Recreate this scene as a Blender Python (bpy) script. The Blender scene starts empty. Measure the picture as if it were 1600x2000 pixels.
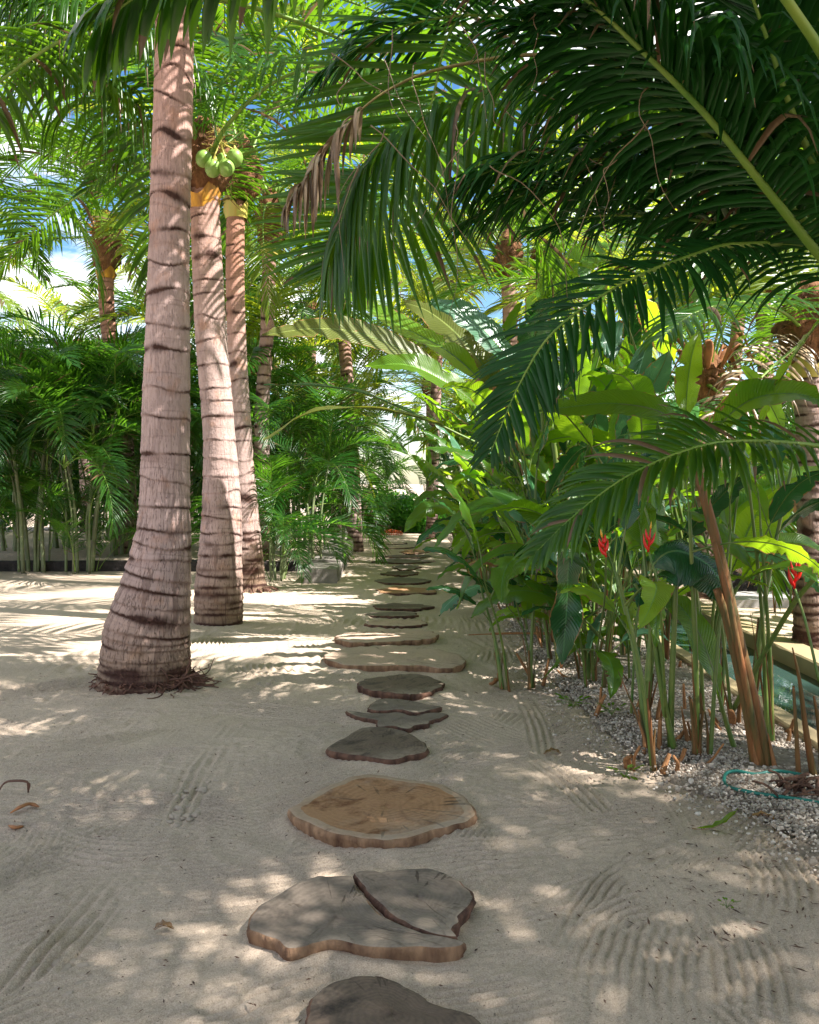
import bpy, math, random
import numpy as np
from mathutils import Vector, Matrix
R = math.radians
rng = np.random.default_rng(7)
random.seed(7)
scene = bpy.context.scene
COL = scene.collection
# ------------------------------------------------------------------ camera
F = 1680.0
PITCH = math.atan(60 / F)
CAM = np.array([0, 0, 1.55])
cp, sp_ = math.cos(PITCH), math.sin(PITCH)
def ray(px, py):
    cx = (px - 800) / F; cz = (1000 - py) / F
    return np.array([cx, cp + cz * sp_, -sp_ + cz * cp])
def P(px, py, d):
    r = ray(px, py); return CAM + r * (d / r[1])
def G(px, py, z=0.0):
    r = ray(px, py); return CAM + r * ((z - CAM[2]) / r[2])
def PP(lst): return np.array([P(*a) for a in lst])
cam = bpy.data.cameras.new('camera'); camo = bpy.data.objects.new('camera', cam); COL.objects.link(camo)
cam.sensor_fit = 'HORIZONTAL'; cam.sensor_width = 36; cam.lens = 36 * F / 1600
cam.clip_end = 2000; cam.clip_start = 0.05
camo.location = CAM; camo.rotation_euler = (R(90) - PITCH, 0, 0)
scene.camera = camo
# ------------------------------------------------------------------ light
SUN = np.array([0.60, -0.22, 0.77]); SUN /= np.linalg.norm(SUN)
elev = math.asin(SUN[2]); az = math.atan2(SUN[0], SUN[1])
w = bpy.data.worlds.new('World'); scene.world = w; w.use_nodes = True
nt = w.node_tree; nt.nodes.clear()
out = nt.nodes.new('ShaderNodeOutputWorld'); bg = nt.nodes.new('ShaderNodeBackground')
sky = nt.nodes.new('ShaderNodeTexSky'); sky.sky_type = 'NISHITA'; sky.sun_disc = False
sky.sun_elevation = elev; sky.sun_rotation = az; sky.altitude = 0; sky.air_density = 1.0; sky.dust_density = 0.6
tc = nt.nodes.new('ShaderNodeTexCoord'); mp = nt.nodes.new('ShaderNodeMapping'); mp.inputs['Scale'].default_value = (1.6, 1.6, 4.0)
mp.inputs['Location'].default_value = (0.35, 0.2, 0.1)
no = nt.nodes.new('ShaderNodeTexNoise'); no.inputs['Scale'].default_value = 1.7; no.inputs['Detail'].default_value = 7
no.inputs['Roughness'].default_value = 0.62
rp = nt.nodes.new('ShaderNodeValToRGB'); rp.color_ramp.elements[0].position = 0.47; rp.color_ramp.elements[1].position = 0.63
mx = nt.nodes.new('ShaderNodeMix'); mx.data_type = 'RGBA'; mx.inputs['B'].default_value = (13.0, 12.3, 11.4, 1)
nt.links.new(tc.outputs['Generated'], mp.inputs['Vector']); nt.links.new(mp.outputs[0], no.inputs['Vector'])
nt.links.new(no.outputs['Fac'], rp.inputs[0]); nt.links.new(rp.outputs[0], mx.inputs['Factor'])
hs = nt.nodes.new('ShaderNodeHueSaturation'); hs.inputs['Saturation'].default_value = 1.3; nt.links.new(sky.outputs[0], hs.inputs['Color']); nt.links.new(hs.outputs[0], mx.inputs['A']); nt.links.new(mx.outputs['Result'], bg.inputs['Color'])
bg.inputs['Strength'].default_value = 0.075; nt.links.new(bg.outputs[0], out.inputs['Surface'])
sl = bpy.data.lights.new('sun', 'SUN'); sl.energy = 5.0; sl.angle = R(0.5); sl.color = (1.0, 0.955, 0.89)
so = bpy.data.objects.new('sun', sl); COL.objects.link(so)
so.rotation_euler = Vector(SUN.tolist()).to_track_quat('Z', 'Y').to_euler(); so.location = (0, 0, 30)
vs = scene.view_settings; vs.view_transform = 'Standard'; vs.look = 'None'; vs.gamma = 1; vs.exposure = 1.68
scene.render.film_transparent = False
cy = scene.cycles
cy.max_bounces = 9; cy.diffuse_bounces = 5; cy.glossy_bounces = 3; cy.transmission_bounces = 6; cy.transparent_max_bounces = 6
cy.caustics_reflective = False; cy.caustics_refractive = False; cy.use_denoising = True; cy.sample_clamp_indirect = 6

# ------------------------------------------------------------------ mesh buffer
class NM:
    def __init__(s): s.V = []; s.Fq = []; s.M = []; s.U = []; s.U2 = []; s.n = 0
    def add(s, V, Q, uv=None, mat=0, uv2=None):
        V = np.asarray(V, float).reshape(-1, 3); Q = np.asarray(Q, int).reshape(-1, 4)
        s.V.append(V); s.Fq.append(Q + s.n); s.M.append(np.full(len(Q), mat) if np.isscalar(mat) else np.asarray(mat))
        s.U.append(np.zeros((len(V), 2)) if uv is None else np.asarray(uv, float).reshape(-1, 2))
        s.U2.append(np.zeros((len(V), 2)) if uv2 is None else np.asarray(uv2, float).reshape(-1, 2))
        s.n += len(V); return s
    def mesh(s, name, mats, smooth=True):
        V = np.concatenate(s.V); Q = np.concatenate(s.Fq); M = np.concatenate(s.M); U = np.concatenate(s.U); U2 = np.concatenate(s.U2)
        tri = Q[:, 2] == Q[:, 3]
        cnt = np.where(tri, 3, 4)
        L = np.ones_like(Q, bool); L[tri, 3] = False
        loops = Q[L]; start = np.concatenate([[0], np.cumsum(cnt)[:-1]])
        me = bpy.data.meshes.new(name)
        me.vertices.add(len(V)); me.vertices.foreach_set('co', V.astype(np.float32).ravel())
        me.loops.add(len(loops)); me.loops.foreach_set('vertex_index', loops.astype(np.int32))
        me.polygons.add(len(Q)); me.polygons.foreach_set('loop_start', start.astype(np.int32))
        me.polygons.foreach_set('loop_total', cnt.astype(np.int32))
        me.polygons.foreach_set('material_index', M.astype(np.int32))
        me.polygons.foreach_set('use_smooth', np.full(len(Q), smooth))
        me.update(calc_edges=True)
        a = me.uv_layers.new(name='UVMap'); a.data.foreach_set('uv', U[loops].astype(np.float32).ravel())
        b = me.uv_layers.new(name='aux'); b.data.foreach_set('uv', U2[loops].astype(np.float32).ravel())
        for m in mats: me.materials.append(m)
        me.validate(); return me
def obj(name, me, parent=None, loc=None, rot=None, sc=None):
    if isinstance(me, tuple): me = me[0].mesh(name, me[1])
    o = bpy.data.objects.new(name, me); COL.objects.link(o)
    if parent is not None: o.parent = parent
    if loc is not None: o.location = [float(x) for x in loc]
    if rot is not None: o.rotation_euler = rot
    if sc is not None: o.scale = (sc,) * 3 if np.isscalar(sc) else sc
    return o
def tag(o, label=None, cat=None, group=None, kind=None):
    if label: o['label'] = label
    if cat: o['category'] = cat
    if group: o['group'] = group
    if kind: o['kind'] = kind
    return o
def empty(name, loc=(0, 0, 0)):
    o = bpy.data.objects.new(name, None); COL.objects.link(o); o.location = [float(x) for x in loc]
    o.empty_display_size = 0.1; return o
def norm(v): return v / np.maximum(np.linalg.norm(v, axis=-1, keepdims=True), 1e-9)
def catmull(p, n):
    p = np.asarray(p, float); k = len(p)
    q = np.vstack([2 * p[0] - p[1], p, 2 * p[-1] - p[-2]])
    t = np.linspace(0, k - 1 - 1e-6, n); i = t.astype(int); f = (t - i)[:, None]
    a, b, c, d = q[i], q[i + 1], q[i + 2], q[i + 3]
    return 0.5 * (2 * b + (c - a) * f + (2 * a - 5 * b + 4 * c - d) * f ** 2 + (3 * b - 3 * c + d - a) * f ** 3)
def grid_q(nr, nc, closed=False):
    r = np.arange(nr - 1)[:, None]; m = nc if closed else nc - 1
    c = np.arange(m)[None, :]; c2 = (c + 1) % nc
    return np.stack([r * nc + c, r * nc + c2, (r + 1) * nc + c2, (r + 1) * nc + c], -1).reshape(-1, 4)
def tube(nm, pts, rad, sides=6, mat=0, uvx=0.5, cap=True, flat=1.0):
    pts = np.asarray(pts, float); n = len(pts); rad = np.broadcast_to(rad, (n,)).astype(float)
    T = norm(np.gradient(pts, axis=0)); ref = np.array([0, 0, 1.0]) if abs(T[:, 2]).mean() < 0.8 else np.array([1.0, 0, 0])
    A = norm(np.cross(T, ref)); B = np.cross(A, T)
    if cap:
        pts = np.vstack([pts[:1], pts, pts[-1:]]); rad = np.concatenate([[rad[0] * .01], rad, [rad[-1] * .01]])
        A = np.vstack([A[:1], A, A[-1:]]); B = np.vstack([B[:1], B, B[-1:]])
    th = np.linspace(0, 2 * math.pi, sides, endpoint=False)
    V = pts[:, None] + rad[:, None, None] * (np.cos(th)[None, :, None] * A[:, None] + flat * np.sin(th)[None, :, None] * B[:, None])
    uv = np.stack(np.broadcast_arrays(np.linspace(0, 1, len(pts))[:, None], (th / 6.283)[None, :]), -1)
    nm.add(V, grid_q(len(pts), sides, True), uv, mat)
def box(nm, x0, x1, y0, y1, z0, z1, mat=0):
    V = [(x, y, z) for z in (z0, z1) for y in (y0, y1) for x in (x0, x1)]
    Q = [(0, 2, 3, 1), (4, 5, 7, 6), (0, 1, 5, 4), (2, 6, 7, 3), (0, 4, 6, 2), (1, 3, 7, 5)]
    nm.add(V, Q, None, mat)

# ------------------------------------------------------------------ materials
class MT:
    def __init__(s, name):
        s.m = bpy.data.materials.new(name); s.m.use_nodes = True; s.t = s.m.node_tree; s.t.nodes.clear()
        s.out = s.t.nodes.new('ShaderNodeOutputMaterial')
    def n(s, typ, **k):
        nd = s.t.nodes.new('ShaderNode' + typ)
        for a, v in k.items():
            if hasattr(nd, a) and a not in nd.inputs: setattr(nd, a, v)
        return nd
    def set(s, nd, **k):
        for a, v in k.items():
            s.plug(nd.inputs[a.replace('_', ' ')], v)
        return nd
    def plug(s, sock, v):
        if hasattr(v, 'is_linked') or hasattr(v, 'links'): s.t.links.new(v, sock)
        else:
            if isinstance(v, tuple) and len(v) == 3 and sock.type == 'RGBA': v = v + (1,)
            sock.default_value = v
    def uv(s, layer='UVMap'):
        u = s.t.nodes.new('ShaderNodeUVMap'); u.uv_map = layer
        sx = s.t.nodes.new('ShaderNodeSeparateXYZ'); s.t.links.new(u.outputs[0], sx.inputs[0]); return u.outputs[0], sx.outputs[0], sx.outputs[1]
    def math(s, op, a, b=0.0, c=None):
        nd = s.t.nodes.new('ShaderNodeMath'); nd.operation = op; s.plug(nd.inputs[0], a); s.plug(nd.inputs[1], b)
        if c is not None: s.plug(nd.inputs[2], c)
        return nd.outputs[0]
    def noise(s, vec=None, scale=5, detail=4, rough=.55, dist=0, dim='3D'):
        nd = s.t.nodes.new('ShaderNodeTexNoise'); nd.noise_dimensions = dim
        nd.inputs['Scale'].default_value = scale; nd.inputs['Detail'].default_value = detail
        nd.inputs['Roughness'].default_value = rough; nd.inputs['Distortion'].default_value = dist
        if vec is not None: s.t.links.new(vec, nd.inputs['Vector'])
        return nd.outputs['Fac']
    def ramp(s, fac, stops, interp='LINEAR'):
        nd = s.t.nodes.new('ShaderNodeValToRGB'); cr = nd.color_ramp; cr.interpolation = interp
        while len(cr.elements) < len(stops): cr.elements.new(0.5)
        for e, (p, c) in zip(cr.elements, stops): e.position = p; e.color = (c if isinstance(c, tuple) else (c,) * 3) + (1,)
        s.t.links.new(fac, nd.inputs[0]); return nd.outputs[0]
    def mix(s, fac, a, b, blend='MIX'):
        nd = s.t.nodes.new('ShaderNodeMix'); nd.data_type = 'RGBA'; nd.blend_type = blend
        s.plug(nd.inputs['Factor'], fac); s.plug(nd.inputs['A'], a); s.plug(nd.inputs['B'], b); return nd.outputs['Result']
    def scalev(s, vec, sc):
        nd = s.t.nodes.new('ShaderNodeMapping'); nd.inputs['Scale'].default_value = sc; s.t.links.new(vec, nd.inputs['Vector']); return nd.outputs[0]
    def co(s, which='Object'): return s.t.nodes.new('ShaderNodeTexCoord').outputs[which]
    def geo(s, which='Position'): return s.t.nodes.new('ShaderNodeNewGeometry').outputs[which]
    def rnd(s): return s.t.nodes.new('ShaderNodeObjectInfo').outputs['Random']
    def bump(s, h, strength=.5, dist=.01, nrm=None):
        nd = s.t.nodes.new('ShaderNodeBump'); nd.inputs['Strength'].default_value = strength; nd.inputs['Distance'].default_value = dist
        s.t.links.new(h, nd.inputs['Height'])
        if nrm: s.t.links.new(nrm, nd.inputs['Normal'])
        return nd.outputs[0]
    def bsdf(s, color, rough=.6, normal=None, spec=.5, **k):
        nd = s.t.nodes.new('ShaderNodeBsdfPrincipled'); s.plug(nd.inputs['Base Color'], color); s.plug(nd.inputs['Roughness'], rough)
        nd.inputs['Specular IOR Level'].default_value = spec
        if normal is not None: s.t.links.new(normal, nd.inputs['Normal'])
        for a, v in k.items(): s.plug(nd.inputs[a], v)
        return nd.outputs[0]
    def done(s, sh): s.t.links.new(sh, s.out.inputs['Surface']); return s.m
    def leaf(s, col, tcol, rough=.4, fac=.4, normal=None, spec=.5):
        a = s.bsdf(col, rough, normal, spec)
        t = s.t.nodes.new('ShaderNodeBsdfTranslucent'); s.plug(t.inputs['Color'], tcol)
        if normal is not None: s.t.links.new(normal, t.inputs['Normal'])
        m = s.t.nodes.new('ShaderNodeMixShader'); s.plug(m.inputs[0], fac)
        s.t.links.new(a, m.inputs[1]); s.t.links.new(t.outputs[0], m.inputs[2])
        return s.done(m.outputs[0])

def mat_palmleaf(name, g1, g2, t1, brown=0.1, fac=.42, drycol=(.22, .14, .075)):
    s = MT(name); uv, u, r = s.uv()
    g = s.mix(r, g1, g2)
    on = s.rnd(); g = s.mix(s.math('MULTIPLY', on, .5), g, tuple(min(1, c * 1.7) for c in g1[:2]) + (g1[2],))
    t = s.mix(r, t1, tuple(c * .72 for c in t1))
    # dry tips and whole dry leaflets, chosen by the leaflet's own number
    r2 = s.math('FRACT', s.math('MULTIPLY', r, 37.7))
    tip = s.math('GREATER_THAN', u, s.math('SUBTRACT', 1.04, s.math('MULTIPLY', s.math('POWER', r2, 8.0), .35)))
    whole = s.math('LESS_THAN', r2, brown)
    dry = s.math('MAXIMUM', tip, whole)
    nz = s.noise(s.co('Object'), 40, 2)
    dc = s.mix(nz, drycol, tuple(c * .45 for c in drycol))
    g = s.mix(dry, g, dc); t = s.mix(dry, t, tuple(c * .6 for c in drycol))
    return s.leaf(g, t, .30, fac, spec=.2 if 'deep' in name else .45)
PALM = mat_palmleaf('palm_leaf', (.012, .052, .006), (.028, .085, .008), (.21, .43, .012), .03, .42)
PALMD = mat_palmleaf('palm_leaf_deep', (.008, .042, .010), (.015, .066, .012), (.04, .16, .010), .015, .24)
PALM_GLOW = mat_palmleaf('palm_leaf_backlit', (.070, .135, .012), (.12, .18, .016), (.58, .66, .03), .05, .52)  # paler copy of the palm leaf, backlit sun glow put into the colour
ARECA = mat_palmleaf('areca_leaf', (.010, .048, .010), (.026, .090, .015), (.18, .44, .02), .02, .42)
DRYP = mat_palmleaf('dry_palm_leaf', (.30, .22, .16), (.22, .16, .11), (.22, .15, .09), .6, .25)
def simple(name, c1, c2, scale=8, rough=.7, bump=.3, dist=.01, spec=.3, detail=5, stretch=(1, 1, 1)):
    s = MT(name); v = s.scalev(s.co('Object'), stretch); n = s.noise(v, scale, detail)
    c = s.mix(s.ramp(n, [(.3, 0.0), (.7, 1.0)]), c1, c2)
    return s.done(s.bsdf(c, rough, s.bump(s.noise(v, scale * 3, 5), bump, dist), spec))
RACH = simple('palm_rachis', (.085, .19, .02), (.19, .27, .04), 6, .45, .2, .004, .4)
RACHD = simple('palm_rachis_aged', (.24, .20, .06), (.16, .12, .05), 6, .5, .2, .004)
ASTEM = None
def mat_areca_stem():
    s = MT('areca_stem'); uv, u, v = s.uv()
    rings = s.math('FRACT', s.math('MULTIPLY', u, 13.0))
    ring = s.ramp(rings, [(0.0, 0.0), (.06, 1.0), (.94, 1.0), (1.0, 0.0)])
    n = s.noise(s.co('Object'), 5, 4)
    c = s.mix(n, (.075, .12, .04), (.22, .25, .12)); c = s.mix(ring, (.22, .20, .12), c); c = s.mix(s.ramp(s.noise(s.co('Object'), 1.3, 3), [(.45, 0.0), (.6, .7)]), c, (.07, .06, .035))
    return s.done(s.bsdf(c, .5, s.bump(n, .2, .01)))
ASTEM = mat_areca_stem()
def mat_blade(name, g1, g2, t1, fac=.4, edge=.5):
    s = MT(name); uv, u, v = s.uv()
    a = s.math('ABSOLUTE', s.math('SUBTRACT', v, .5))          # 0 at midrib, .5 at margin
    mid = s.math('LESS_THAN', a, .022)
    ob = s.co('Object'); n = s.noise(ob, 3.2, 4)
    on = s.rnd()
    g = s.mix(n, g1, g2); g = s.mix(s.math('MULTIPLY', on, .55), g, tuple(c * 1.75 for c in g2))
    vv = s.math('ADD', s.math('MULTIPLY', u, 46.0), s.math('MULTIPLY', a, -9.0))
    wv = s.math('SINE', s.math('MULTIPLY', vv, 6.283))
    g = s.mix(s.math('MULTIPLY', s.math('ADD', wv, 1.0), .10), g, tuple(c * .55 for c in g1))
    n2 = s.noise(ob, 14, 4)
    margin = s.math('GREATER_THAN', s.math('ADD', a, s.math('MULTIPLY', s.math('SUBTRACT', n2, .5), .22)), s.math('SUBTRACT', .53, s.math('MULTIPLY', on, .075)))
    spots = s.math('MULTIPLY', s.math('GREATER_THAN', n2, .70), s.math('GREATER_THAN', on, .55))
    dry = s.math('MAXIMUM', margin, spots)
    g = s.mix(mid, g, tuple(min(1, c * 2.4 + .02) for c in g2)); g = s.mix(dry, g, (.30, .17, .07))
    t = s.mix(mid, s.mix(n, t1, tuple(c * .7 for c in t1)), (.2, .3, .05)); t = s.mix(dry, t, (.28, .13, .04))
    nb = s.bump(wv, .25, .004)
    return s.leaf(g, t, .27, fac, nb, .55)
BLADE = mat_blade('heliconia_leaf', (.016, .066, .008), (.036, .108, .011), (.34, .62, .015), .46)
BLADEX = mat_blade('dry_heliconia_leaf', (.16, .085, .04), (.28, .16, .07), (.28, .13, .05), .3)
BLADEO = mat_blade('heliconia_leaf_olive', (.07, .085, .02), (.11, .13, .03), (.24, .26, .02), .36)
BLADED = mat_blade('heliconia_leaf_dark', (.008, .048, .014), (.014, .075, .02), (.05, .20, .02), .2)
BLADEY = mat_blade('heliconia_leaf_bright', (.05, .14, .012), (.085, .19, .016), (.50, .78, .02), .55)
BLADEB = mat_blade('heliconia_leaf_bluish', (.045, .13, .07), (.07, .17, .10), (.12, .34, .08), .3)
STEM = simple('heliconia_stem', (.05, .13, .02), (.15, .18, .04), 5, .45, .3, .004, .4, 5, (6, 6, 1.5))
STEMB = simple('heliconia_stem_brown', (.24, .085, .03), (.05, .065, .02), 3.2, .6, .5, .006, .3, 5, (8, 8, 1))
STUB = simple('dry_stub', (.38, .19, .08), (.20, .09, .04), 20, .8, .6, .01, .2, 5, (6, 6, 1))
DRYLEAF = simple('dry_leaf', (.38, .16, .06), (.22, .10, .05), 8, .7, .5, .01)
RED = simple('heliconia_bract', (.70, .012, .012), (.55, .02, .01), 10, .35, .1, .004, .5)
YEL = simple('bract_tip', (.75, .42, .05), (.65, .35, .03), 10, .4)
COCO = simple('green_coconut', (.17, .30, .05), (.25, .38, .09), 9, .4, .15, .006, .5)
SHEATH = simple('yellow_sheath', (.74, .36, .03), (.28, .11, .03), 11, .5, .4, .01, .4, 5, (1, 1, .2))
SHEATHG = simple('green_sheath', (.42, .42, .09), (.50, .34, .08), 6, .5, .4, .01, .4, 5, (4, 4, .5))
FIBER = simple('crown_fibre', (.27, .13, .06), (.10, .05, .03), 12, .9, 1.0, .03, .1, 7, (1, 1, .25))
ORANGE = simple('flower_stalk', (.65, .28, .05), (.50, .16, .03), 9, .7)
ROOT = simple('root_skin', (.17, .085, .06), (.08, .04, .03), 15, .8, .6, .01)
LITTER = None
def mat_trunk(name, warm=0.0):
    s = MT(name); uv, u, v = s.uv(); a2, crack, patch = s.uv('aux')
    ob = s.co('Object')
    n1 = s.noise(ob, 2.6, 5); n2 = s.noise(ob, 22, 5)
    base = s.mix(s.ramp(n1, [(.35, 0.0), (.65, 1.0)]), (.52, .375, .345), (.41, .30, .275))
    base = s.mix(s.math('MULTIPLY', n2, .5), base, (.33, .23, .20))
    base = s.mix(s.ramp(s.noise(ob, 5, 3), [(.56, 0.0), (.70, .7)]), base, (.44, .25, .18))
    # foot of the trunk is browner, the young top redder
    low = s.ramp(s.math('DIVIDE', v, 1.0), [(.10, 1.0), (1.0, 0.0)])
    base = s.mix(s.math('MULTIPLY', low, .85), base, (.205, .135, .080))
    hi = s.ramp(s.math('DIVIDE', v, 6.0), [(.50, 0.0), (.78, 1.0)])
    base = s.mix(s.math('MULTIPLY', hi, .45 + warm), base, (.42, .18, .11))
    # vertical fissures
    fv = s.scalev(uv, (70, 5.0, 1)); f = s.noise(fv, 1.0, 3, .6, 0, '2D')
    fis = s.ramp(f, [(.50, 0.0), (.53, 1.0), (.56, 0.0)])
    fv2 = s.scalev(uv, (30, 2.0, 1)); f2 = s.noise(fv2, 1.0, 3, .6, .6, '2D'); fis2 = s.ramp(f2, [(.36, 1.0), (.42, 0.0)])
    fis = s.math('MAXIMUM', fis, s.math('MULTIPLY', fis2, .6)); fis = s.math('MULTIPLY', fis, s.ramp(s.math('DIVIDE', v, 4.0), [(.2, 1.0), (.55, .42)]))
    base = s.mix(s.math('MULTIPLY', fis, .8), base, (.085, .045, .035))
    ck = s.math('MINIMUM', s.math('MULTIPLY', crack, s.math('ADD', .55, n2)), 1.0)
    base = s.mix(ck, base, (.055, .026, .020))
    base = s.mix(s.math('MULTIPLY', patch, .55), base, (.15, .08, .06))
    h = s.math('SUBTRACT', s.math('SUBTRACT', s.math('MULTIPLY', n2, .5), fis), ck)
    return s.done(s.bsdf(base, .82, s.bump(h, .7, .012), .2))
TRUNK = mat_trunk('palm_bark')
TRUNKR = mat_trunk('palm_bark_warm', .3)

def mat_sand():
    s = MT('sand'); p = s.geo()
    n1 = s.noise(p, .9, 4); n2 = s.noise(p, 7, 5); n3 = s.noise(p, 220, 3, .7)
    c = s.mix(s.ramp(n1, [(.35, 0.0), (.65, 1.0)]), (.49, .385, .295), (.38, .295, .225))
    c = s.mix(s.ramp(s.noise(p, 2.6, 6, .65), [(.46, 0.0), (.66, .55)]), c, (.30, .235, .18)); c = s.mix(s.math('MULTIPLY', n2, .45), c, (.31, .245, .19))
    c = s.mix(s.ramp(n3, [(.38, .0), (.62, .8)]), c, (.58, .47, .37)); c = s.mix(s.ramp(s.noise(p, 130, 3, .8), [(.54, .0), (.68, .75)]), c, (.22, .165, .125)); c = s.mix(s.ramp(s.noise(p, 28, 6, .75), [(.52, .0), (.72, .55)]), c, (.28, .22, .17))
    sp = s.noise(p, 70, 2); c = s.mix(s.ramp(sp, [(.69, 0.0), (.73, .8)]), c, (.10, .075, .055))
    h = s.math('ADD', s.math('MULTIPLY', n3, .5), s.noise(p, 45, 4))
    return s.done(s.bsdf(c, .92, s.bump(h, .75, .010), .15))
SAND = mat_sand()
def mat_gravel():
    s = MT('white_gravel'); p = s.geo(); ob = s.co('Object')
    ri = s.geo('Random Per Island')
    c = s.ramp(ri, [(0, (.13, .105, .085)), (.22, (.34, .285, .23)), (.7, (.50, .44, .375)), (1, (.66, .60, .53))])
    c = s.mix(s.math('MULTIPLY', s.noise(p, 25, 4), .3), c, (.24, .20, .17))
    return s.done(s.bsdf(c, .9, s.bump(s.noise(p, 120, 4), .3, .003), .2))
GRAVEL = mat_gravel()
PEB = simple('pebble', (.30, .25, .20), (.40, .32, .25), 14, .7, .2, .004)
def mat_wood(name, c1, c2, c3, blot=.5):
    s = MT(name); uv, u, v = s.uv(); ob = s.co('Object')
    n = s.noise(ob, 3.0, 5, .6, .4); n5 = s.noise(ob, 11, 5)
    rr = s.math('ADD', s.math('MULTIPLY', u, 30.0), s.math('MULTIPLY', n, 16.0))
    ring = s.math('SINE', s.math('MULTIPLY', rr, 2.4))
    c = s.mix(s.math('MULTIPLY', s.math('MULTIPLY', s.math('ADD', ring, 1.0), .40), s.ramp(s.noise(ob, 4, 3), [(.35, .15), (.65, 1.0)])), c1, c2)
    bl = s.ramp(s.noise(ob, 3.4, 5, .6, 1.2), [(.50, 0.0), (.62, 1.0)])
    c = s.mix(s.math('MULTIPLY', bl, blot), c, c3)
    c = s.mix(s.math('MULTIPLY', n5, .35), c, tuple(x * .6 for x in c1))
    fine = s.noise(ob, 60, 4, .7); c = s.mix(s.ramp(fine, [(.4, 0.0), (.75, .35)]), c, tuple(min(1, x * 1.5) for x in c1))
    # radial checks following the rays of the log
    vv = s.noise(s.scalev(uv, (1.6, 60, 1)), 1.0, 2, .5, .25, '2D'); ch = s.math('MULTIPLY', s.ramp(vv, [(.64, 0.0), (.67, 1.0)]), s.ramp(s.noise(ob, 5, 2), [(.5, 0.0), (.6, 1.0)]))
    c = s.mix(s.math('MULTIPLY', ch, .7), c, (.03, .018, .012)); dust = s.math('MULTIPLY', s.ramp(s.noise(ob, 2.3, 6, .7), [(.50, 0.0), (.68, .75)]), s.ramp(u, [(.45, .25), (.97, 1.0)])); c = s.mix(dust, c, (.40, .32, .245))
    h = s.math('SUBTRACT', s.math('ADD', s.math('MULTIPLY', ring, .12), fine), ch)
    return s.done(s.bsdf(c, .78, s.bump(h, .35, .006), .25))
WGREY = mat_wood('weathered_wood', (.185, .148, .118), (.12, .094, .076), (.085, .066, .055), .7)
WTAN = mat_wood('tan_wood', (.34, .19, .10), (.23, .115, .05), (.10, .032, .010), .95)
WDARK = mat_wood('dark_wood', (.15, .108, .08), (.075, .055, .042), (.022, .018, .018), .9)
WPINK = mat_wood('pale_wood', (.44, .32, .245), (.36, .26, .20), (.30, .20, .15), .4)
WRIM = mat_wood('sapwood_rim', (.36, .26, .18), (.26, .18, .12), (.28, .17, .10), .6)
BARK = simple('slab_bark', (.36, .22, .13), (.09, .045, .028), 17, .85, .8, .02, .2, 6, (1, 1, .25))
BARKD = simple('slab_bark_dark', (.17, .09, .06), (.035, .02, .016), 17, .85, .8, .02, .2, 6, (1, 1, .3))
CONC = simple('pool_kerb_concrete', (.36, .28, .15), (.27, .21, .125), 4, .8, .2, .005)
STONE = simple('masonry', (.30, .27, .24), (.14, .12, .11), 5, .9, .6, .02)
STONEP = simple('pale_masonry', (.46, .41, .36), (.30, .26, .23), 5, .9, .5, .015)
LAVA = simple('lava_stone', (.055, .045, .042), (.02, .017, .016), 8, .9, 1.0, .03)
CAPST = simple('wall_cap', (.40, .38, .37), (.28, .26, .26), 4, .8, .3, .01)
ORNET = simple('orange_netting', (.75, .13, .03), (.6, .1, .02), 5, .5)
HOSE = simple('teal_hose', (.015, .16, .13), (.02, .12, .10), 20, .35)
BUSH = mat_palmleaf('bush_leaf', (.035, .15, .02), (.07, .22, .03), (.20, .50, .04), .01)
BUSHD = mat_palmleaf('bush_leaf_dark', (.02, .08, .018), (.035, .12, .02), (.08, .26, .03), .01)
POLEM = simple('painted_pole', (.50, .12, .09), (.42, .11, .08), 4, .5)

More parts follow.
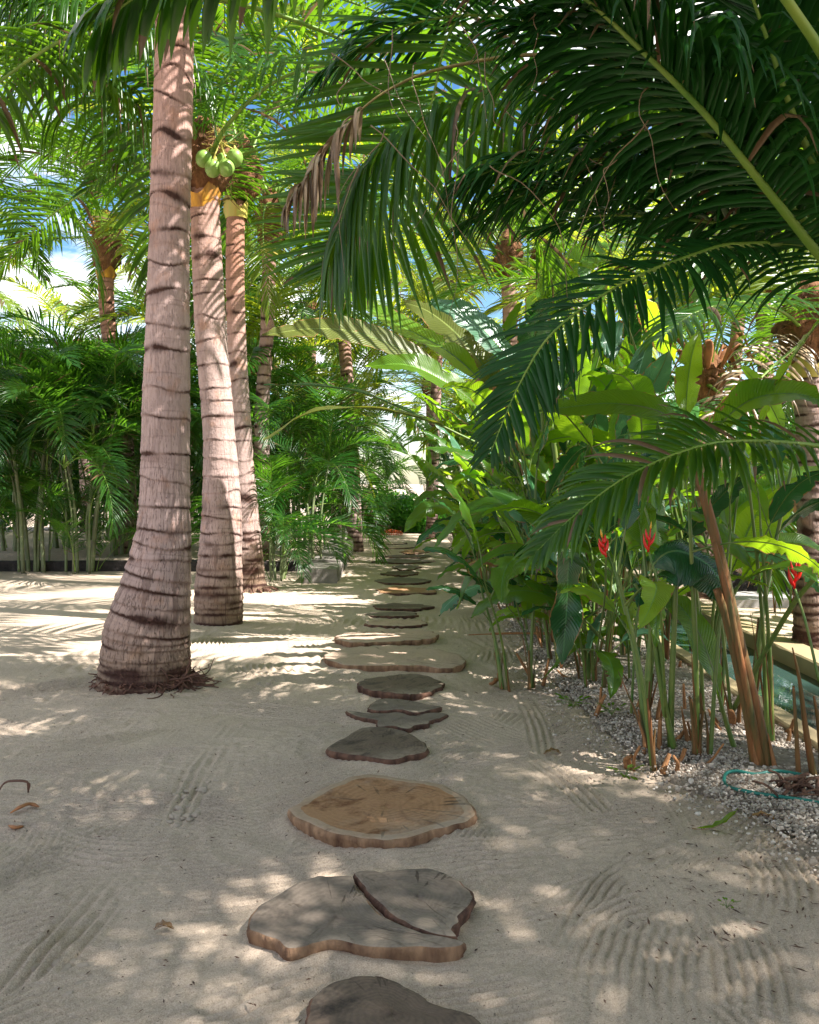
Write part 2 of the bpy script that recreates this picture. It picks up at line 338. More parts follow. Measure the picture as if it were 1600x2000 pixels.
# ------------------------------------------------------------------ palm fronds
def frond(nm, rach, pairs=56, L=.8, wd=.038, droop=.22, vee=.35, seg=4, start=.16, a0=78, a1=22, rad=.024, seed=0, sides=(-1, 1),
          jit=.14, fold=.35, tipL=.30, lmat=0, rmat=1, roll=0., baseL=.5, rflat=.75, up=(0, 0, 1)):
    g = np.random.default_rng(seed)
    K = 40; R_ = catmull(rach, K)
    rr = rad * (1 - .86 * np.linspace(0, 1, K) ** .8); rr[:3] *= (1.9, 1.5, 1.2)
    tube(nm, R_, rr, 6, rmat, cap=True, flat=rflat)
    T_ = norm(np.gradient(R_, axis=0))
    n = pairs; S = len(sides)
    t = start + (1 - start) * (np.arange(n)[:, None] + g.uniform(-.3, .3, (n, S))) / (n - .5); t = np.clip(t, start, .998)
    tt = (t - start) / (1 - start)
    idx = t * (K - 1); i0 = np.clip(idx.astype(int), 0, K - 2); f = (idx - i0)[..., None]
    p = R_[i0] * (1 - f) + R_[i0 + 1] * f; T = norm(T_[i0] * (1 - f) + T_[i0 + 1] * f)
    sd = np.broadcast_to(np.array(sides)[None, :], t.shape)
    Sv = norm(np.cross(T, np.broadcast_to(np.array(up, float), T.shape))); U = np.cross(Sv, T)
    cr_, sr_ = math.cos(roll), math.sin(roll); Sv, U = Sv * cr_ + U * sr_, U * cr_ - Sv * sr_
    ang = np.radians(a0 + (a1 - a0) * tt ** 1.1) + g.normal(0, jit * .6, t.shape)
    ve = vee + g.normal(0, jit, t.shape)
    side = sd[..., None] * Sv * np.cos(ve)[..., None] + U * np.sin(ve)[..., None]
    d = np.cos(ang)[..., None] * T + np.sin(ang)[..., None] * side
    prof = np.where(tt < .3, baseL + (1 - baseL) * np.sin(tt / .3 * math.pi / 2), 1 - (1 - tipL) * ((tt - .3) / .7) ** 1.8)
    ln = L * prof * g.uniform(.82, 1.10, t.shape) * np.where(g.random(t.shape) < .035, .25, 1)
    W = wd * (.55 + .45 * prof) * g.uniform(.85, 1.15, t.shape)
    dr = droop * g.uniform(.7, 1.4, t.shape)
    wprof = {3: [.45, 1, .8, .06], 4: [.42, .95, 1, .68, .05], 5: [.4, .9, 1, .86, .55, .04], 6: [.4, .85, 1, .95, .75, .45, .03]}[seg]
    pos = p.copy(); C = []; dv = d; wv0 = norm(T - (T * d).sum(-1, keepdims=True) * d)
    for k in range(seg + 1):
        wv = norm(wv0 - (wv0 * dv).sum(-1, keepdims=True) * dv)
        nn = np.cross(dv, wv); nn = nn * np.sign(nn[..., 2:3] + 1e-6)
        hw = (W * wprof[k] / 2)[..., None]
        C.append(np.stack([pos - wv * hw, pos + nn * hw * fold * 2, pos + wv * hw], -2))
        pos = pos + dv * (ln / seg)[..., None]
        dv = norm(dv + np.array([0, 0, -1.0]) * dr[..., None] * (.5 + .35 * k) + g.normal(0, .02, dv.shape))
    C = np.stack(C, 2)                                   # n,S,seg+1,3,3
    N = n * S; C = C.reshape(N, (seg + 1) * 3, 3)
    q = grid_q(seg + 1, 3); Q = (q[None] + (np.arange(N) * (seg + 1) * 3)[:, None, None]).reshape(-1, 4)
    u = np.repeat(np.linspace(0, 1, seg + 1), 3)[None].repeat(N, 0); r = g.uniform(0, 1, N)[:, None].repeat((seg + 1) * 3, 1)
    nm.add(C, Q, np.stack([u, r], -1), lmat)
def arc(elev0, bend, L, n=14, pw=1.25, side=0.):
    t = np.linspace(0, 1, n); e = np.radians(elev0 - bend * t ** pw); s = side * t ** 2
    d = np.stack([np.cos(e) * np.cos(s), np.cos(e) * np.sin(s), np.sin(e)], -1) * L / (n - 1)
    return np.vstack([[0, 0, 0], np.cumsum(d[:-1], 0)])
CF = {}
ELS = (82, 64, 46, 28, 8, -18)
for e in ELS:
    for v in range(2):
        nm = NM(); Lf = 3.6 + .3 * v
        frond(nm, arc(e, 62 + 22 * v + (10 if e > 30 else -10), Lf, side=(-.25, .3)[v]), 58, .82, .040, .20, .30 if e > 0 else .05, 4, .20, seed=int(e * 7 + v + 900), jit=.12)
        CF[(e, v)] = nm.mesh('coconut_frond', [PALM, RACH])
CF_GLOW = {}
for (e, v), me in CF.items():
    m2 = me.copy(); m2.materials[0] = PALM_GLOW; CF_GLOW[(e, v)] = m2  # same fronds in the leaf colour with the painted sun glow
AF = {}
for e in (78, 58, 36, 12):
    for v in range(2):
        nm = NM(); frond(nm, arc(e, 85 + 25 * v, 2.05 + .3 * v, side=(-.3, .3)[v]), 44, .60, .026, .16, .42, 4, .20, a0=66, a1=24, rad=.012, seed=int(e * 3 + v + 55), tipL=.35)
        AF[(e, v)] = nm.mesh('areca_frond', [ARECA, RACH])
def crown(parent, top, n=15, sc=1.0, yellow=0.0, lo=-22, hi=84, skip=None, phase=0., g=None, name='frond'):
    g = g or rng
    for i in range(n):
        a = (phase + i * 2.39996 + g.uniform(-.2, .2)) % (2 * math.pi)
        if skip and skip(a, i): continue
        e = hi + (lo - hi) * ((i + .5) / n) ** .85
        k = min(ELS, key=lambda q: abs(q - e)); lib = CF_GLOW if g.random() < yellow else CF  # yellow is the share of fronds given the painted backlit colour
        r_ = .10 * sc
        obj(name, lib[(k, int(g.integers(2)))], parent, np.array(top) + np.array([math.cos(a) * r_, math.sin(a) * r_, -.05 - .25 * i / n]),
            (R(g.uniform(-8, 8)), R(-(e - k)) * 1.0, a), sc * g.uniform(.88, 1.08))

# ------------------------------------------------------------------ trunks
def trunk_mesh(spine, rad, spacing, step=.010, sides=72, seed=0, crackw=.010, mat=TRUNK, crk=1.0, hoff=0.):
    g = np.random.default_rng(seed)
    S0 = catmull(spine, 400); Ls = np.concatenate([[0], np.cumsum(np.linalg.norm(np.diff(S0, axis=0), axis=1))]); H = Ls[-1]
    n = int(H / step); h = np.linspace(0, H, n)
    c = np.stack([np.interp(h, Ls, S0[:, k]) for k in range(3)], -1)
    T = norm(np.gradient(c, axis=0)); A = norm(np.cross(T, [0, 1.0, 0])); B = np.cross(A, T)
    r0 = np.interp(h, [a for a, b in rad], [b for a, b in rad])
    k_ = 25; ker = np.ones(k_) / k_; r0 = np.convolve(np.pad(r0, k_ // 2, mode='edge'), ker, 'valid')[:n]
    th = np.linspace(0, 2 * math.pi, sides + 1)
    rings = []; x = .03
    while x < H: rings.append(x); x += np.interp(x, [a for a, b in spacing], [b for a, b in spacing]) * g.uniform(.65, 1.35)
    crack = np.zeros((n, sides + 1)); patch = np.zeros((n, sides + 1)); saw = np.zeros((n, sides + 1)); prev = None
    hh = h[:, None]; since = np.full((n, sides + 1), .5)
    for i, x in enumerate(rings):
        spc = np.interp(x, [a for a, b in spacing], [b for a, b in spacing])
        def per(amp, kmax=4): return sum(g.normal(0, amp / k) * np.sin(k * th + g.uniform(0, 6.28)) for k in range(1, kmax))
        line = x + per(spc * .10, 4); line[-1] = line[0]
        inten = np.clip(.55 + per(.55, 7), .10, 1.0) * crk * g.uniform(.7, 1.3); line = line + np.concatenate([j_ := g.normal(0, .0022, sides), j_[:1]])
        wdt = crackw * .85 * (1 + 2.6 * np.clip(per(.9, 4) - .15, 0, 2.0))
        low_ = 1 + .9 * max(0, 1 - x / 1.5); wdt = wdt * low_; inten = np.minimum(inten * (.8 + .35 * low_), 1.4)
        dz = hh - line[None]; since = np.where(dz > 0, dz, since)
        crack = np.maximum(crack, inten[None] * np.exp(-(dz / wdt[None]) ** 2))
        for q_ in range(2):
            f2 = x + spc * g.uniform(.2, .8) + per(spc * .06, 4); f2[-1] = f2[0]
            crack = np.maximum(crack, (.28 * np.clip(.5 + per(.6, 6), 0, 1))[None] * np.exp(-((hh - f2[None]) / .005) ** 2))
        if g.random() < .85:
            pc = g.uniform(0, 6.28); pm = np.clip(np.cos(th - pc) * 2 - 1, 0, 1)[None]
            ph = spc * g.uniform(.12, .38)
            patch = np.maximum(patch, pm * np.clip(1 - np.abs(dz + ph * .5) / ph, 0, 1) * g.uniform(.3, .9))
        saw += 1 / (1 + np.exp(-dz / .006))
    r = r0[:, None] + 0 * th[None]
    # each leaf-scar segment: flares a little towards its upper edge
    ph = (saw - .5) % 1.0
    r = r + .010 * np.exp(-since / .045) * (r0[:, None] / .2) - .011 * np.clip(crack, 0, 1) - .006 * patch
    lo = sum(g.normal(0, .006 / k) * np.sin(k * th[None] + k * 1.3 * hh + g.uniform(0, 6)) for k in range(2, 6))
    r = r * (1 + lo) + g.normal(0, .0012, r.shape) * (r0[:, None] / .2)
    r[:, -1] = r[:, 0]
    V = c[:, None] + r[..., None] * (np.cos(th)[None, :, None] * A[:, None] + np.sin(th)[None, :, None] * B[:, None])
    uv = np.stack(np.broadcast_arrays((th / 6.283)[None, :], hh + hoff), -1); uv2 = np.stack([np.clip(crack, 0, 1), patch], -1)
    nm = NM(); nm.add(V, grid_q(n, sides + 1), uv, 0, uv2)
    return nm.mesh('trunk', [mat])
def fibre_head(parent, at, r=.22, h=.55, seed=0, mat=FIBER):
    g = np.random.default_rng(seed); nm = NM(); n = 26; s = 28
    z = np.linspace(-.35, 1, n) * h; th = np.linspace(0, 6.2832, s, endpoint=False)
    rr = r * np.interp(np.linspace(0, 1, n), [0, .15, .45, .8, 1], [.55, .95, 1.15, .8, .2])
    RR = rr[:, None] * (1 + g.normal(0, .09, (n, s)) + .12 * np.sin(5 * th[None] + z[:, None] * 9))
    V = np.stack([RR * np.cos(th), RR * np.sin(th), z[:, None] + g.normal(0, .01, (n, s))], -1)
    nm.add(V, grid_q(n, s, True), None, 0)
    for i in range(60):
        a = g.uniform(0, 6.28); z0 = g.uniform(-.2, .8) * h; p = np.array([math.cos(a) * r, math.sin(a) * r, z0])
        q = p + np.array([math.cos(a), math.sin(a), g.uniform(-1.4, 1)]) * g.uniform(.08, .25)
        tube(nm, [p, (p + q) / 2 + g.normal(0, .02, 3), q], .004, 3, 0, cap=False)
    return obj('crown_fibre', nm.mesh('crown_fibre', [mat]), parent, at)
def sheath(parent, at, r, h, seed, mat, name='leaf_sheath', arc_=(0, 6.2832)):
    g = np.random.default_rng(seed); nm = NM(); n, s = 9, 24
    th = np.linspace(arc_[0], arc_[1], s); z = np.linspace(0, 1, n)
    top = h * (.35 + .75 * (1 - np.abs(((th * .48 + g.uniform(0, 1)) % 1) * 2 - 1)) ** 1.3 + g.uniform(-.06, .06, s))
    RR = r * (1 + .22 * z[:, None] ** 1.3) * (1 + .03 * g.normal(0, 1, (1, s)))
    V = np.stack([RR * np.cos(th), RR * np.sin(th), z[:, None] * top[None]], -1)
    V[0] *= (.97, .97, 1)
    nm.add(V, grid_q(n, s), None, 0)
    return obj(name, nm.mesh(name, [mat]), parent, at)
def coconuts(parent, centre, n, rr=.095, seed=0, spread=.17):
    g = np.random.default_rng(seed); centre = np.array(centre, float)
    th = np.linspace(0, 6.2832, 18, endpoint=False); ph = np.linspace(.02, math.pi - .02, 12)
    nm = NM(); pr = np.sin(ph) * (1 + .10 * np.cos(ph - .3)); tri = 1 + .035 * np.cos(3 * th)
    V = np.stack([pr[:, None] * np.cos(th) * tri, pr[:, None] * np.sin(th) * tri, 1.14 * np.cos(ph)[:, None] + 0 * th], -1)
    nm.add(V, grid_q(12, 18, True), None, 0)
    c0 = NM(); cap = np.array([[0, 0, 1.14], [0, 0, 1.45]]); tube(nm, [[0, 0, 1.1], [0, 0, 1.2], [.1, 0, 1.5]], [.35, .2, .1], 6, 1)
    me = nm.mesh('coconut', [COCO, SHEATHG]); me.transform(Matrix.Scale(rr, 4)); me.name = 'coconut'
    offs = g.normal(0, 1, (n, 3)) if n > 5 else np.array([(-1.05, -.2, .12), (-.38, -.55, -.62), (.45, -.5, -.58), (.95, -.1, .2), (.1, .3, .1)])[:n]
    if n > 5: offs = norm(offs) * (1, 1, .7)
    for o_ in offs: obj('coconut', me, parent, centre + o_ * spread, (g.uniform(-.4, .4), g.uniform(-.4, .4), g.uniform(0, 6)))
    nm = NM(); st = centre + np.array([.02, .15, .50])
    for o_ in offs: tube(nm, catmull([st, centre + (0, 0, .22), centre + o_ * spread + (0, 0, rr)], 8), [.012] * 4 + [.008] * 4, 5)
    for i in range(26):
        a = g.normal(0, 1, 3) * (1, .6, .5); a[2] = abs(a[2]) * .8 + .1
        p0 = centre + np.array([0, 0, g.uniform(.05, .3)]); p1 = p0 + norm(a) * g.uniform(.12, .26); p1[2] -= .03
        tube(nm, catmull([p0, (p0 + p1) / 2 + (0, 0, .03), p1], 6), .0035, 3, cap=False)
    obj('fruit_stalk', nm.mesh('fruit_stalk', [SHEATHG]), parent)

def palm_base(name_loc, label, group=None):
    t = empty('coconut_palm', name_loc); tag(t, label, 'palm tree', group); return t
def rel(pts, base): return np.asarray(pts) - np.asarray(base)
def custom_frond(parent, base, lst, mats=None, **k):
    nm = NM(); frond(nm, rel(PP(lst), base), **k)
    return obj('frond', nm.mesh('frond', mats or [PALM, RACH]), parent)

# ---- palm 1: thick foreground trunk
b1 = G(283, 1335); b1[2] = 0
p1 = palm_base(b1, 'thick swollen pink-grey palm trunk nearest the camera, with tangled roots at its foot')
sp = rel([b1 + (0, 0, -.06), P(287, 1250, b1[1]), P(297, 1190, b1[1]), P(315, 1080, b1[1]), P(321, 1000, b1[1]), P(325, 800, b1[1]), P(330, 500, b1[1]), P(337, 250, b1[1]), P(343, 0, b1[1]), P(350, -90, b1[1])], b1)
obj('trunk', trunk_mesh(sp, [(0, .375), (.12, .335), (.3, .328), (.55, .306), (.8, .258), (1.06, .225), (1.35, .188), (1.7, .180), (2.2, .175), (3.3, .150), (4.3, .143), (6, .13)],
    [(0, .05), (.5, .085), (1.0, .13), (1.8, .21), (3, .24), (5.5, .2)], .009, 120, 11, .010, TRUNK, 1.15), p1)
g = np.random.default_rng(4); nm = NM()
for i in range(190):
    a = g.uniform(-1.1, .75) if i < 130 else g.uniform(-2.9, -1.1); r0 = .33
    p = np.array([math.cos(a) * r0, math.sin(a) * r0 * .95, g.uniform(.0, .07)]); ln = g.uniform(.06, .34) if -.9 < a < .45 else g.uniform(.03, .12)
    pts = [p]; d = np.array([math.cos(a), math.sin(a), .25])
    for k in range(6): d = norm(d + g.normal(0, .38, 3) + (0, 0, -.16)); pts.append(pts[-1] + d * ln / 6); pts[-1][2] = max(pts[-1][2], .004)
    tube(nm, catmull(pts, 14), np.linspace(.010, .004, 14) * g.uniform(.6, 1.1), 5)
obj('roots', nm.mesh('roots', [ROOT]), p1)
top = sp[-1]
crown(p1, top, 15, 1.15, .0, -10, 84, g=np.random.default_rng(21), phase=.5, skip=lambda a, i: i > 6 and 3.9 < a < 5.5)
fibre_head(p1, top - (0, 0, .15), .2, .5, 3)
# ---- palm 2
b2 = G(427, 1218); b2[2] = 0; D2 = b2[1]
p2 = palm_base(b2, 'second palm from the camera, with green coconuts and a bright yellow leaf sheath')
sp = rel([b2 + (0, 0, -.06), P(428, 1130, D2), P(433, 1000, D2), P(428, 850, D2), P(412, 650, D2), P(402, 450, D2), P(398, 330, D2)], b2)
obj('trunk', trunk_mesh(sp, [(0, .258), (.45, .258), (.75, .232), (1.25, .212), (2.1, .168), (3.2, .166), (4.3, .155), (6, .14)],
    [(0, .07), (.8, .12), (1.5, .2), (3, .2), (5, .17)], .011, 96, 12, .011, TRUNK, 1.0), p2)
top2 = rel(P(398, 340, D2), b2)
sheath(p2, rel(P(396, 412, D2), b2), .165, .32, 5, SHEATH); fibre_head(p2, top2, .24, .6, 5)
crown(p2, top2 + (0, 0, .35), 13, 1.0, .2, 5, 84, g=np.random.default_rng(22), phase=1.2, skip=lambda a, i: i > 5 and 3.6 < a < 5.9)
coconuts(p2, rel(P(431, 316, D2 - .42), b2), 5, .080, 3, .158)
custom_frond(p2, b2, [(392, 350, D2), (340, 300, 9.1), (270, 240, 8.8), (190, 170, 8.4), (110, 118, 8.0), (20, 70, 7.6), (-90, 60, 7.3)], pairs=80, L=1.35, wd=.036, droop=.75, vee=.0, seg=6, start=.26, rad=.062, seed=71, a0=70, a1=30)
custom_frond(p2, b2, [(400, 330, D2), (440, 250, 8.6), (520, 170, 8.0), (620, 130, 7.4), (730, 140, 6.9), (820, 190, 6.6)], pairs=60, L=1.0, wd=.045, droop=.5, vee=.1, seg=5, start=.2, rad=.035, seed=72)
custom_frond(p2, b2, [(398, 335, D2), (370, 230, 8.9), (310, 120, 8.2), (220, 40, 7.6), (120, 0, 7.2), (20, -10, 6.9)], pairs=76, L=1.15, wd=.034, droop=.7, vee=.05, seg=6, start=.2, rad=.036, seed=73)
# ---- palm 3
b3 = G(487, 1153); b3[2] = 0; D3 = b3[1]
p3 = palm_base(b3, 'third slimmer palm trunk of the leaning row, orange-tinted, with yellow-green sheath')
sp = rel([b3 + (0, 0, -.06), P(484, 1060, D3), P(476, 930, D3), P(468, 780, D3), P(460, 600, D3), P(460, 450, D3), P(466, 380, D3)], b3)
obj('trunk', trunk_mesh(sp, [(0, .30), (.15, .235), (.5, .21), (1.0, .18), (2, .150), (3.2, .132), (6, .125)], [(0, .08), (1, .14), (2, .22), (6, .22)], .013, 72, 13, .013, TRUNKR, 1.2), p3)
nm = NM(); g = np.random.default_rng(9)
for i in range(40):
    a = g.uniform(-2.8, .3); p = np.array([math.cos(a) * .22, math.sin(a) * .22, .04]); q = p + np.array([math.cos(a), math.sin(a), 0]) * g.uniform(.05, .2); q[2] = 0.004
    tube(nm, catmull([p, (p + q) / 2 + (0, 0, .02), q], 6), .01, 4)
obj('roots', nm.mesh('roots', [ROOT]), p3)
sheath(p3, rel(P(462, 428, D3), b3), .15, .34, 6, SHEATHG); fibre_head(p3, rel(P(470, 360, D3), b3), .24, .7, 6)
crown(p3, rel(P(475, 290, D3), b3), 16, 1.0, .3, -10, 84, g=np.random.default_rng(23), phase=2.2)
# ---- palm 4 (slim, behind)
D4 = 15.5; b4 = P(512, 1060, D4); b4[2] = 0
p4 = palm_base(b4, 'slim palm with narrow dark-ringed trunk, just right of the leaning row')
sp = rel([b4 + (0, 0, -.1), P(512, 900, D4), P(512, 800, D4), P(522, 640, D4), P(526, 490, D4), P(530, 400, D4)], b4)
obj('trunk', trunk_mesh(sp, [(0, .2), (1, .15), (3, .125), (7, .12)], [(0, .1), (2, .13), (8, .13)], .016, 48, 14, .017, TRUNK, 1.3), p4)
sheath(p4, rel(P(528, 500, D4), b4), .14, .2, 7, SHEATHG); fibre_head(p4, rel(P(530, 455, D4), b4), .24, .8, 7)
crown(p4, rel(P(532, 370, D4), b4), 17, 1.0, .35, -25, 84, g=np.random.default_rng(24), phase=.2)
coconuts(p4, rel(P(575, 395, D4 - .2), b4), 8, .10, 8, .2)
# ---- palm 5 (left, full crown against the sky)
D5 = 17.0; b5 = P(250, 1060, D5); b5[2] = 0
p5 = palm_base(b5, 'curved palm at left whose orange-flowered crown shows against the white sky')
sp = rel([b5 + (0, 0, -.1), P(245, 900, D5), P(236, 760, D5), P(218, 680, D5), P(208, 590, D5), P(208, 510, D5)], b5)
obj('trunk', trunk_mesh(sp, [(0, .24), (1, .19), (3, .17), (4.2, .15), (7, .14)], [(0, .1), (2, .14), (8, .14)], .016, 48, 15, .015, TRUNKR, 1.0), p5)
t5 = rel(P(210, 475, D5), b5)
sheath(p5, rel(P(207, 545, D5), b5), .17, .22, 17, SHEATH); fibre_head(p5, rel(P(208, 500, D5), b5), .24, .9, 9)
nm = NM(); g = np.random.default_rng(12)
for i in range(90):
    a = g.uniform(0, 6.28); p = t5 + np.array([math.cos(a) * .2, math.sin(a) * .2, g.uniform(.1, .5)]); q = p + np.array([math.cos(a), math.sin(a), g.uniform(-.3, 1)]) * g.uniform(.1, .3)
    tube(nm, [p, (p + q) / 2 + g.normal(0, .03, 3), q], .012, 4)
obj('flower_stalk', nm.mesh('flower_stalk', [ORANGE]), p5)
crown(p5, t5 + (0, 0, .35), 17, 1.0, .25, -8, 84, g=np.random.default_rng(25), phase=2.9)
# ---- palm 6 (right edge, by the pool)
b6 = G(1588, 1262); b6[2] = 0; D6 = b6[1]
p6 = palm_base(b6, 'dark banded palm trunk at the right edge standing beyond the pool')
sp = rel([b6 + (0, 0, -.06), P(1588, 1150, D6), P(1590, 950, D6), P(1585, 800, D6), P(1582, 690, D6)], b6)
obj('trunk', trunk_mesh(sp, [(0, .20), (.3, .165), (1, .15), (2, .145), (5, .13)], [(0, .06), (1, .09), (5, .09)], .011, 72, 16, .012, TRUNK, 1.2), p6)
sheath(p6, rel(P(1582, 740, D6), b6), .155, .28, 9, SHEATHG); t6 = rel(P(1582, 670, D6), b6); fibre_head(p6, t6, .24, .6, 10)
crown(p6, t6 + (0, 0, .3), 10, .9, .3, 10, 84, g=np.random.default_rng(26), phase=.9, skip=lambda a, i: i > 3 and 3.3 < a < 5.6)
custom_frond(p6, b6, [(1582, 660, D6), (1540, 690, 7.4), (1480, 745, 6.9), (1420, 820, 6.6), (1380, 900, 6.4)], mats=[DRYP, RACH], pairs=34, L=.50, wd=.028, droop=.35, seg=5, start=.1, seed=81, rad=.02, vee=.2, up=(0, -.8, .5))
custom_frond(p6, b6, [(1582, 660, D6), (1530, 610, 7.6), (1450, 590, 7.0), (1360, 610, 6.5), (1290, 660, 6.1)], pairs=46, L=.75, wd=.036, droop=.3, seg=4, start=.15, seed=82, rad=.024, vee=.1)

custom_frond(p6, b6, [(1582, 640, D6), (1545, 540, 8.3), (1470, 450, 8.5), (1350, 370, 8.7), (1200, 310, 8.9), (1080, 300, 9.1)], mats=[PALM_GLOW, RACH], pairs=60, L=1.15, wd=.040, droop=.16, seg=5, start=.14, seed=83, rad=.03, vee=.1, up=(0, -.8, .5))  # this frond and the next carry the sun glow in their leaf colour
custom_frond(p6, b6, [(1582, 640, D6), (1530, 580, 8.4), (1440, 530, 8.7), (1330, 520, 9.0), (1230, 560, 9.3)], mats=[PALM_GLOW, RACH], pairs=50, L=.95, wd=.038, droop=.22, seg=5, start=.14, seed=84, rad=.03, vee=.1, up=(0, -.8, .5))
# ---- palm 7: near palm just outside the frame on the right, fronds arching across the top
b7 = np.array([2.75, 4.45, 0.])
p7 = palm_base(b7, 'near palm at the right edge whose dark fronds arch over the whole upper right')
t7 = np.array([0, 0, 2.35])
obj('trunk', trunk_mesh([(0.05, 0, -.05), (.03, 0, .8), (0, 0, 1.6), (0, 0, 2.4)], [(0, .2), (.3, .16), (3, .13)], [(0, .06), (3, .1)], .012, 60, 18), p7)
fibre_head(p7, t7, .22, .6, 12)
root7 = (1800, 640, 4.45)
NF = [
 ([(1790, 690, 4.5), (1650, 220, 4.6), (1450, 0, 4.6), (1250, -110, 4.55), (1050, -150, 4.5)], dict(pairs=84, L=1.0, wd=.034, droop=.22, vee=.05, rad=.03, seed=121, seg=5, start=.2, up=(0, -.7, .6))),
  ([(1790, 690, 4.5), (1720, 300, 4.2), (1580, 0, 4.0), (1380, -200, 3.8), (1150, -330, 3.7)], dict(pairs=84, L=1.1, wd=.034, droop=.25, vee=.05, rad=.03, seed=120, seg=5, start=.2)),
  # px path, leaflet params
 ([(1790, 700, 4.4), (1640, 545, 4.15), (1500, 372, 3.95), (1380, 225, 3.85), (1250, 95, 3.75), (1120, -20, 3.7), (960, -110, 3.6)], dict(pairs=108, L=1.0, wd=.033, droop=.26, vee=.10, rad=.036, seed=101, seg=6, start=.16)),
 ([(1790, 690, 4.5), (1640, 500, 4.4), (1500, 365, 4.3), (1375, 260, 4.2), (1260, 170, 4.15), (1150, 95, 4.1), (1020, 40, 4.0)], dict(pairs=74, L=.9, wd=.038, droop=.26, vee=.05, rad=.032, seed=102, seg=5, start=.22)),
 ([(1790, 690, 4.6), (1640, 470, 4.7), (1490, 385, 4.75), (1300, 330, 4.8), (1160, 310, 4.85), (1000, 320, 4.9), (900, 360, 4.9)], dict(pairs=70, L=.85, wd=.036, droop=.32, vee=.0, rad=.030, seed=103, seg=5, start=.22)),
 ([(1790, 690, 4.6), (1650, 500, 4.9), (1500, 405, 5.0), (1250, 370, 5.1), (1100, 372, 5.2), (1010, 385, 5.2), (900, 440, 5.2)], dict(pairs=46, L=.7, wd=.034, droop=.28, vee=.0, rad=.030, seed=104, seg=5, start=.22)),
 ([(1790, 700, 4.5), (1680, 520, 4.6), (1575, 470, 4.6), (1420, 438, 4.6), (1300, 425, 4.6), (1160, 422, 4.6), (1040, 450, 4.6)], dict(pairs=44, L=.45, wd=.034, droop=.20, vee=.0, rad=.026, seed=105, seg=4, start=.30)),
 ([(1790, 700, 4.4), (1620, 500, 4.3), (1450, 478, 4.2), (1350, 500, 4.15), (1215, 555, 4.1), (1085, 645, 4.05), (1015, 750, 4.0), (960, 880, 3.95)], dict(pairs=70, L=.47, wd=.032, droop=.16, vee=-.05, rad=.026, seed=106, seg=4, start=.24, a0=85, a1=30, up=(.25, -.35, .85))),
 ([(1800, 900, 3.9), (1600, 871, 3.7), (1450, 862, 3.6), (1350, 877, 3.55), (1230, 928, 3.5), (1130, 1000, 3.45), (1040, 1085, 3.4)], dict(pairs=70, L=.36, wd=.027, droop=.16, vee=.15, rad=.020, seed=107, seg=5, start=.12, a0=72, a1=25, up=(0, -.55, .8))),
 ([(1790, 690, 4.7), (1560, 380, 5.2), (1350, 210, 5.3), (1150, 150, 5.3), (950, 180, 5.3), (800, 245, 5.2), (705, 335, 5.1), (655, 470, 5.0)], dict(pairs=86, L=.98, wd=.042, droop=.75, vee=-.1, rad=.034, seed=108, seg=6, start=.22, tipL=.55)),
 ([(1790, 690, 4.3), (1640, 420, 4.0), (1560, 250, 3.9), (1500, 80, 3.8), (1450, -60, 3.7)], dict(pairs=44, L=.9, wd=.040, droop=.25, vee=.1, rad=.035, seed=109, seg=5, start=.2)),
 ([(1790, 690, 4.6), (1700, 380, 4.6), (1620, 200, 4.5), (1560, 60, 4.4), (1520, -100, 4.3)], dict(pairs=44, L=.9, wd=.038, droop=.22, vee=.1, rad=.03, seed=110, seg=5, start=.2)),
 ([(1790, 690, 4.7), (1500, 300, 5.6), (1300, 130, 5.8), (1100, 50, 5.9), (900, 30, 5.9), (740, 70, 5.9), (620, 150, 5.8)], dict(pairs=66, L=.95, wd=.038, droop=.28, vee=.05, rad=.03, seed=111, seg=5, start=.24)),
 ([(1790, 690, 4.2), (1700, 300, 3.4), (1500, -50, 2.9), (1200, -330, 2.6), (900, -330, 2.5), (650, -190, 2.5), (450, -90, 2.5), (300, -30, 2.5), (190, 50, 2.5)], dict(pairs=64, L=.33, wd=.040, droop=.40, vee=-.2, rad=.026, seed=112, seg=5, start=.3, tipL=.7, a0=75, a1=35)),
]
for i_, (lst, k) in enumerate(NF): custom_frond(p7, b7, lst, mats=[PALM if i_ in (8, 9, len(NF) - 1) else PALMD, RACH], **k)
nm = NM(); g = np.random.default_rng(66)
for i in range(22):
    a_, b_ = g.uniform(620, 1320), g.uniform(20, 330); d_ = g.uniform(3.7, 4.6); p = [np.array([a_, b_, d_])]; v_ = np.array([g.normal(0, 22), g.uniform(10, 34), 0])
    for k in range(6): p.append(p[-1] + v_); v_ = v_ + (g.normal(0, 11), g.normal(4, 9), 0)
    tube(nm, catmull(rel(PP(p), b7), 16), np.linspace(.0032, .0010, 16), 4)
obj('leaf_threads', nm.mesh('leaf_threads', [DRYP]), p7)
# a half-dead frond with grey-brown shredded leaflets
custom_frond(p7, b7, [(1790, 690, 4.7), (1400, 200, 5.0), (1100, 110, 5.0), (880, 130, 5.0), (760, 175, 4.95), (680, 240, 4.9), (610, 330, 4.85), (560, 400, 4.8)], mats=[DRYP, RACHD], pairs=26, L=.42, wd=.034, droop=.8, vee=-.2, rad=.022, seed=113, seg=6, start=.66, jit=.5, a0=40, a1=20)
custom_frond(p7, b7, [(1790, 690, 4.8), (1500, 100, 5.8), (1200, -90, 6.1), (980, -60, 6.1), (880, 60, 6.0), (840, 210, 5.9), (780, 340, 5.85), (700, 440, 5.8), (640, 530, 5.8)], mats=[PALM, RACH], pairs=66, L=1.15, wd=.046, droop=.05, vee=.05, rad=.026, seed=114, seg=5, start=.42, sides=(-1, 1), a0=80, a1=35, up=(0, -1, .2))

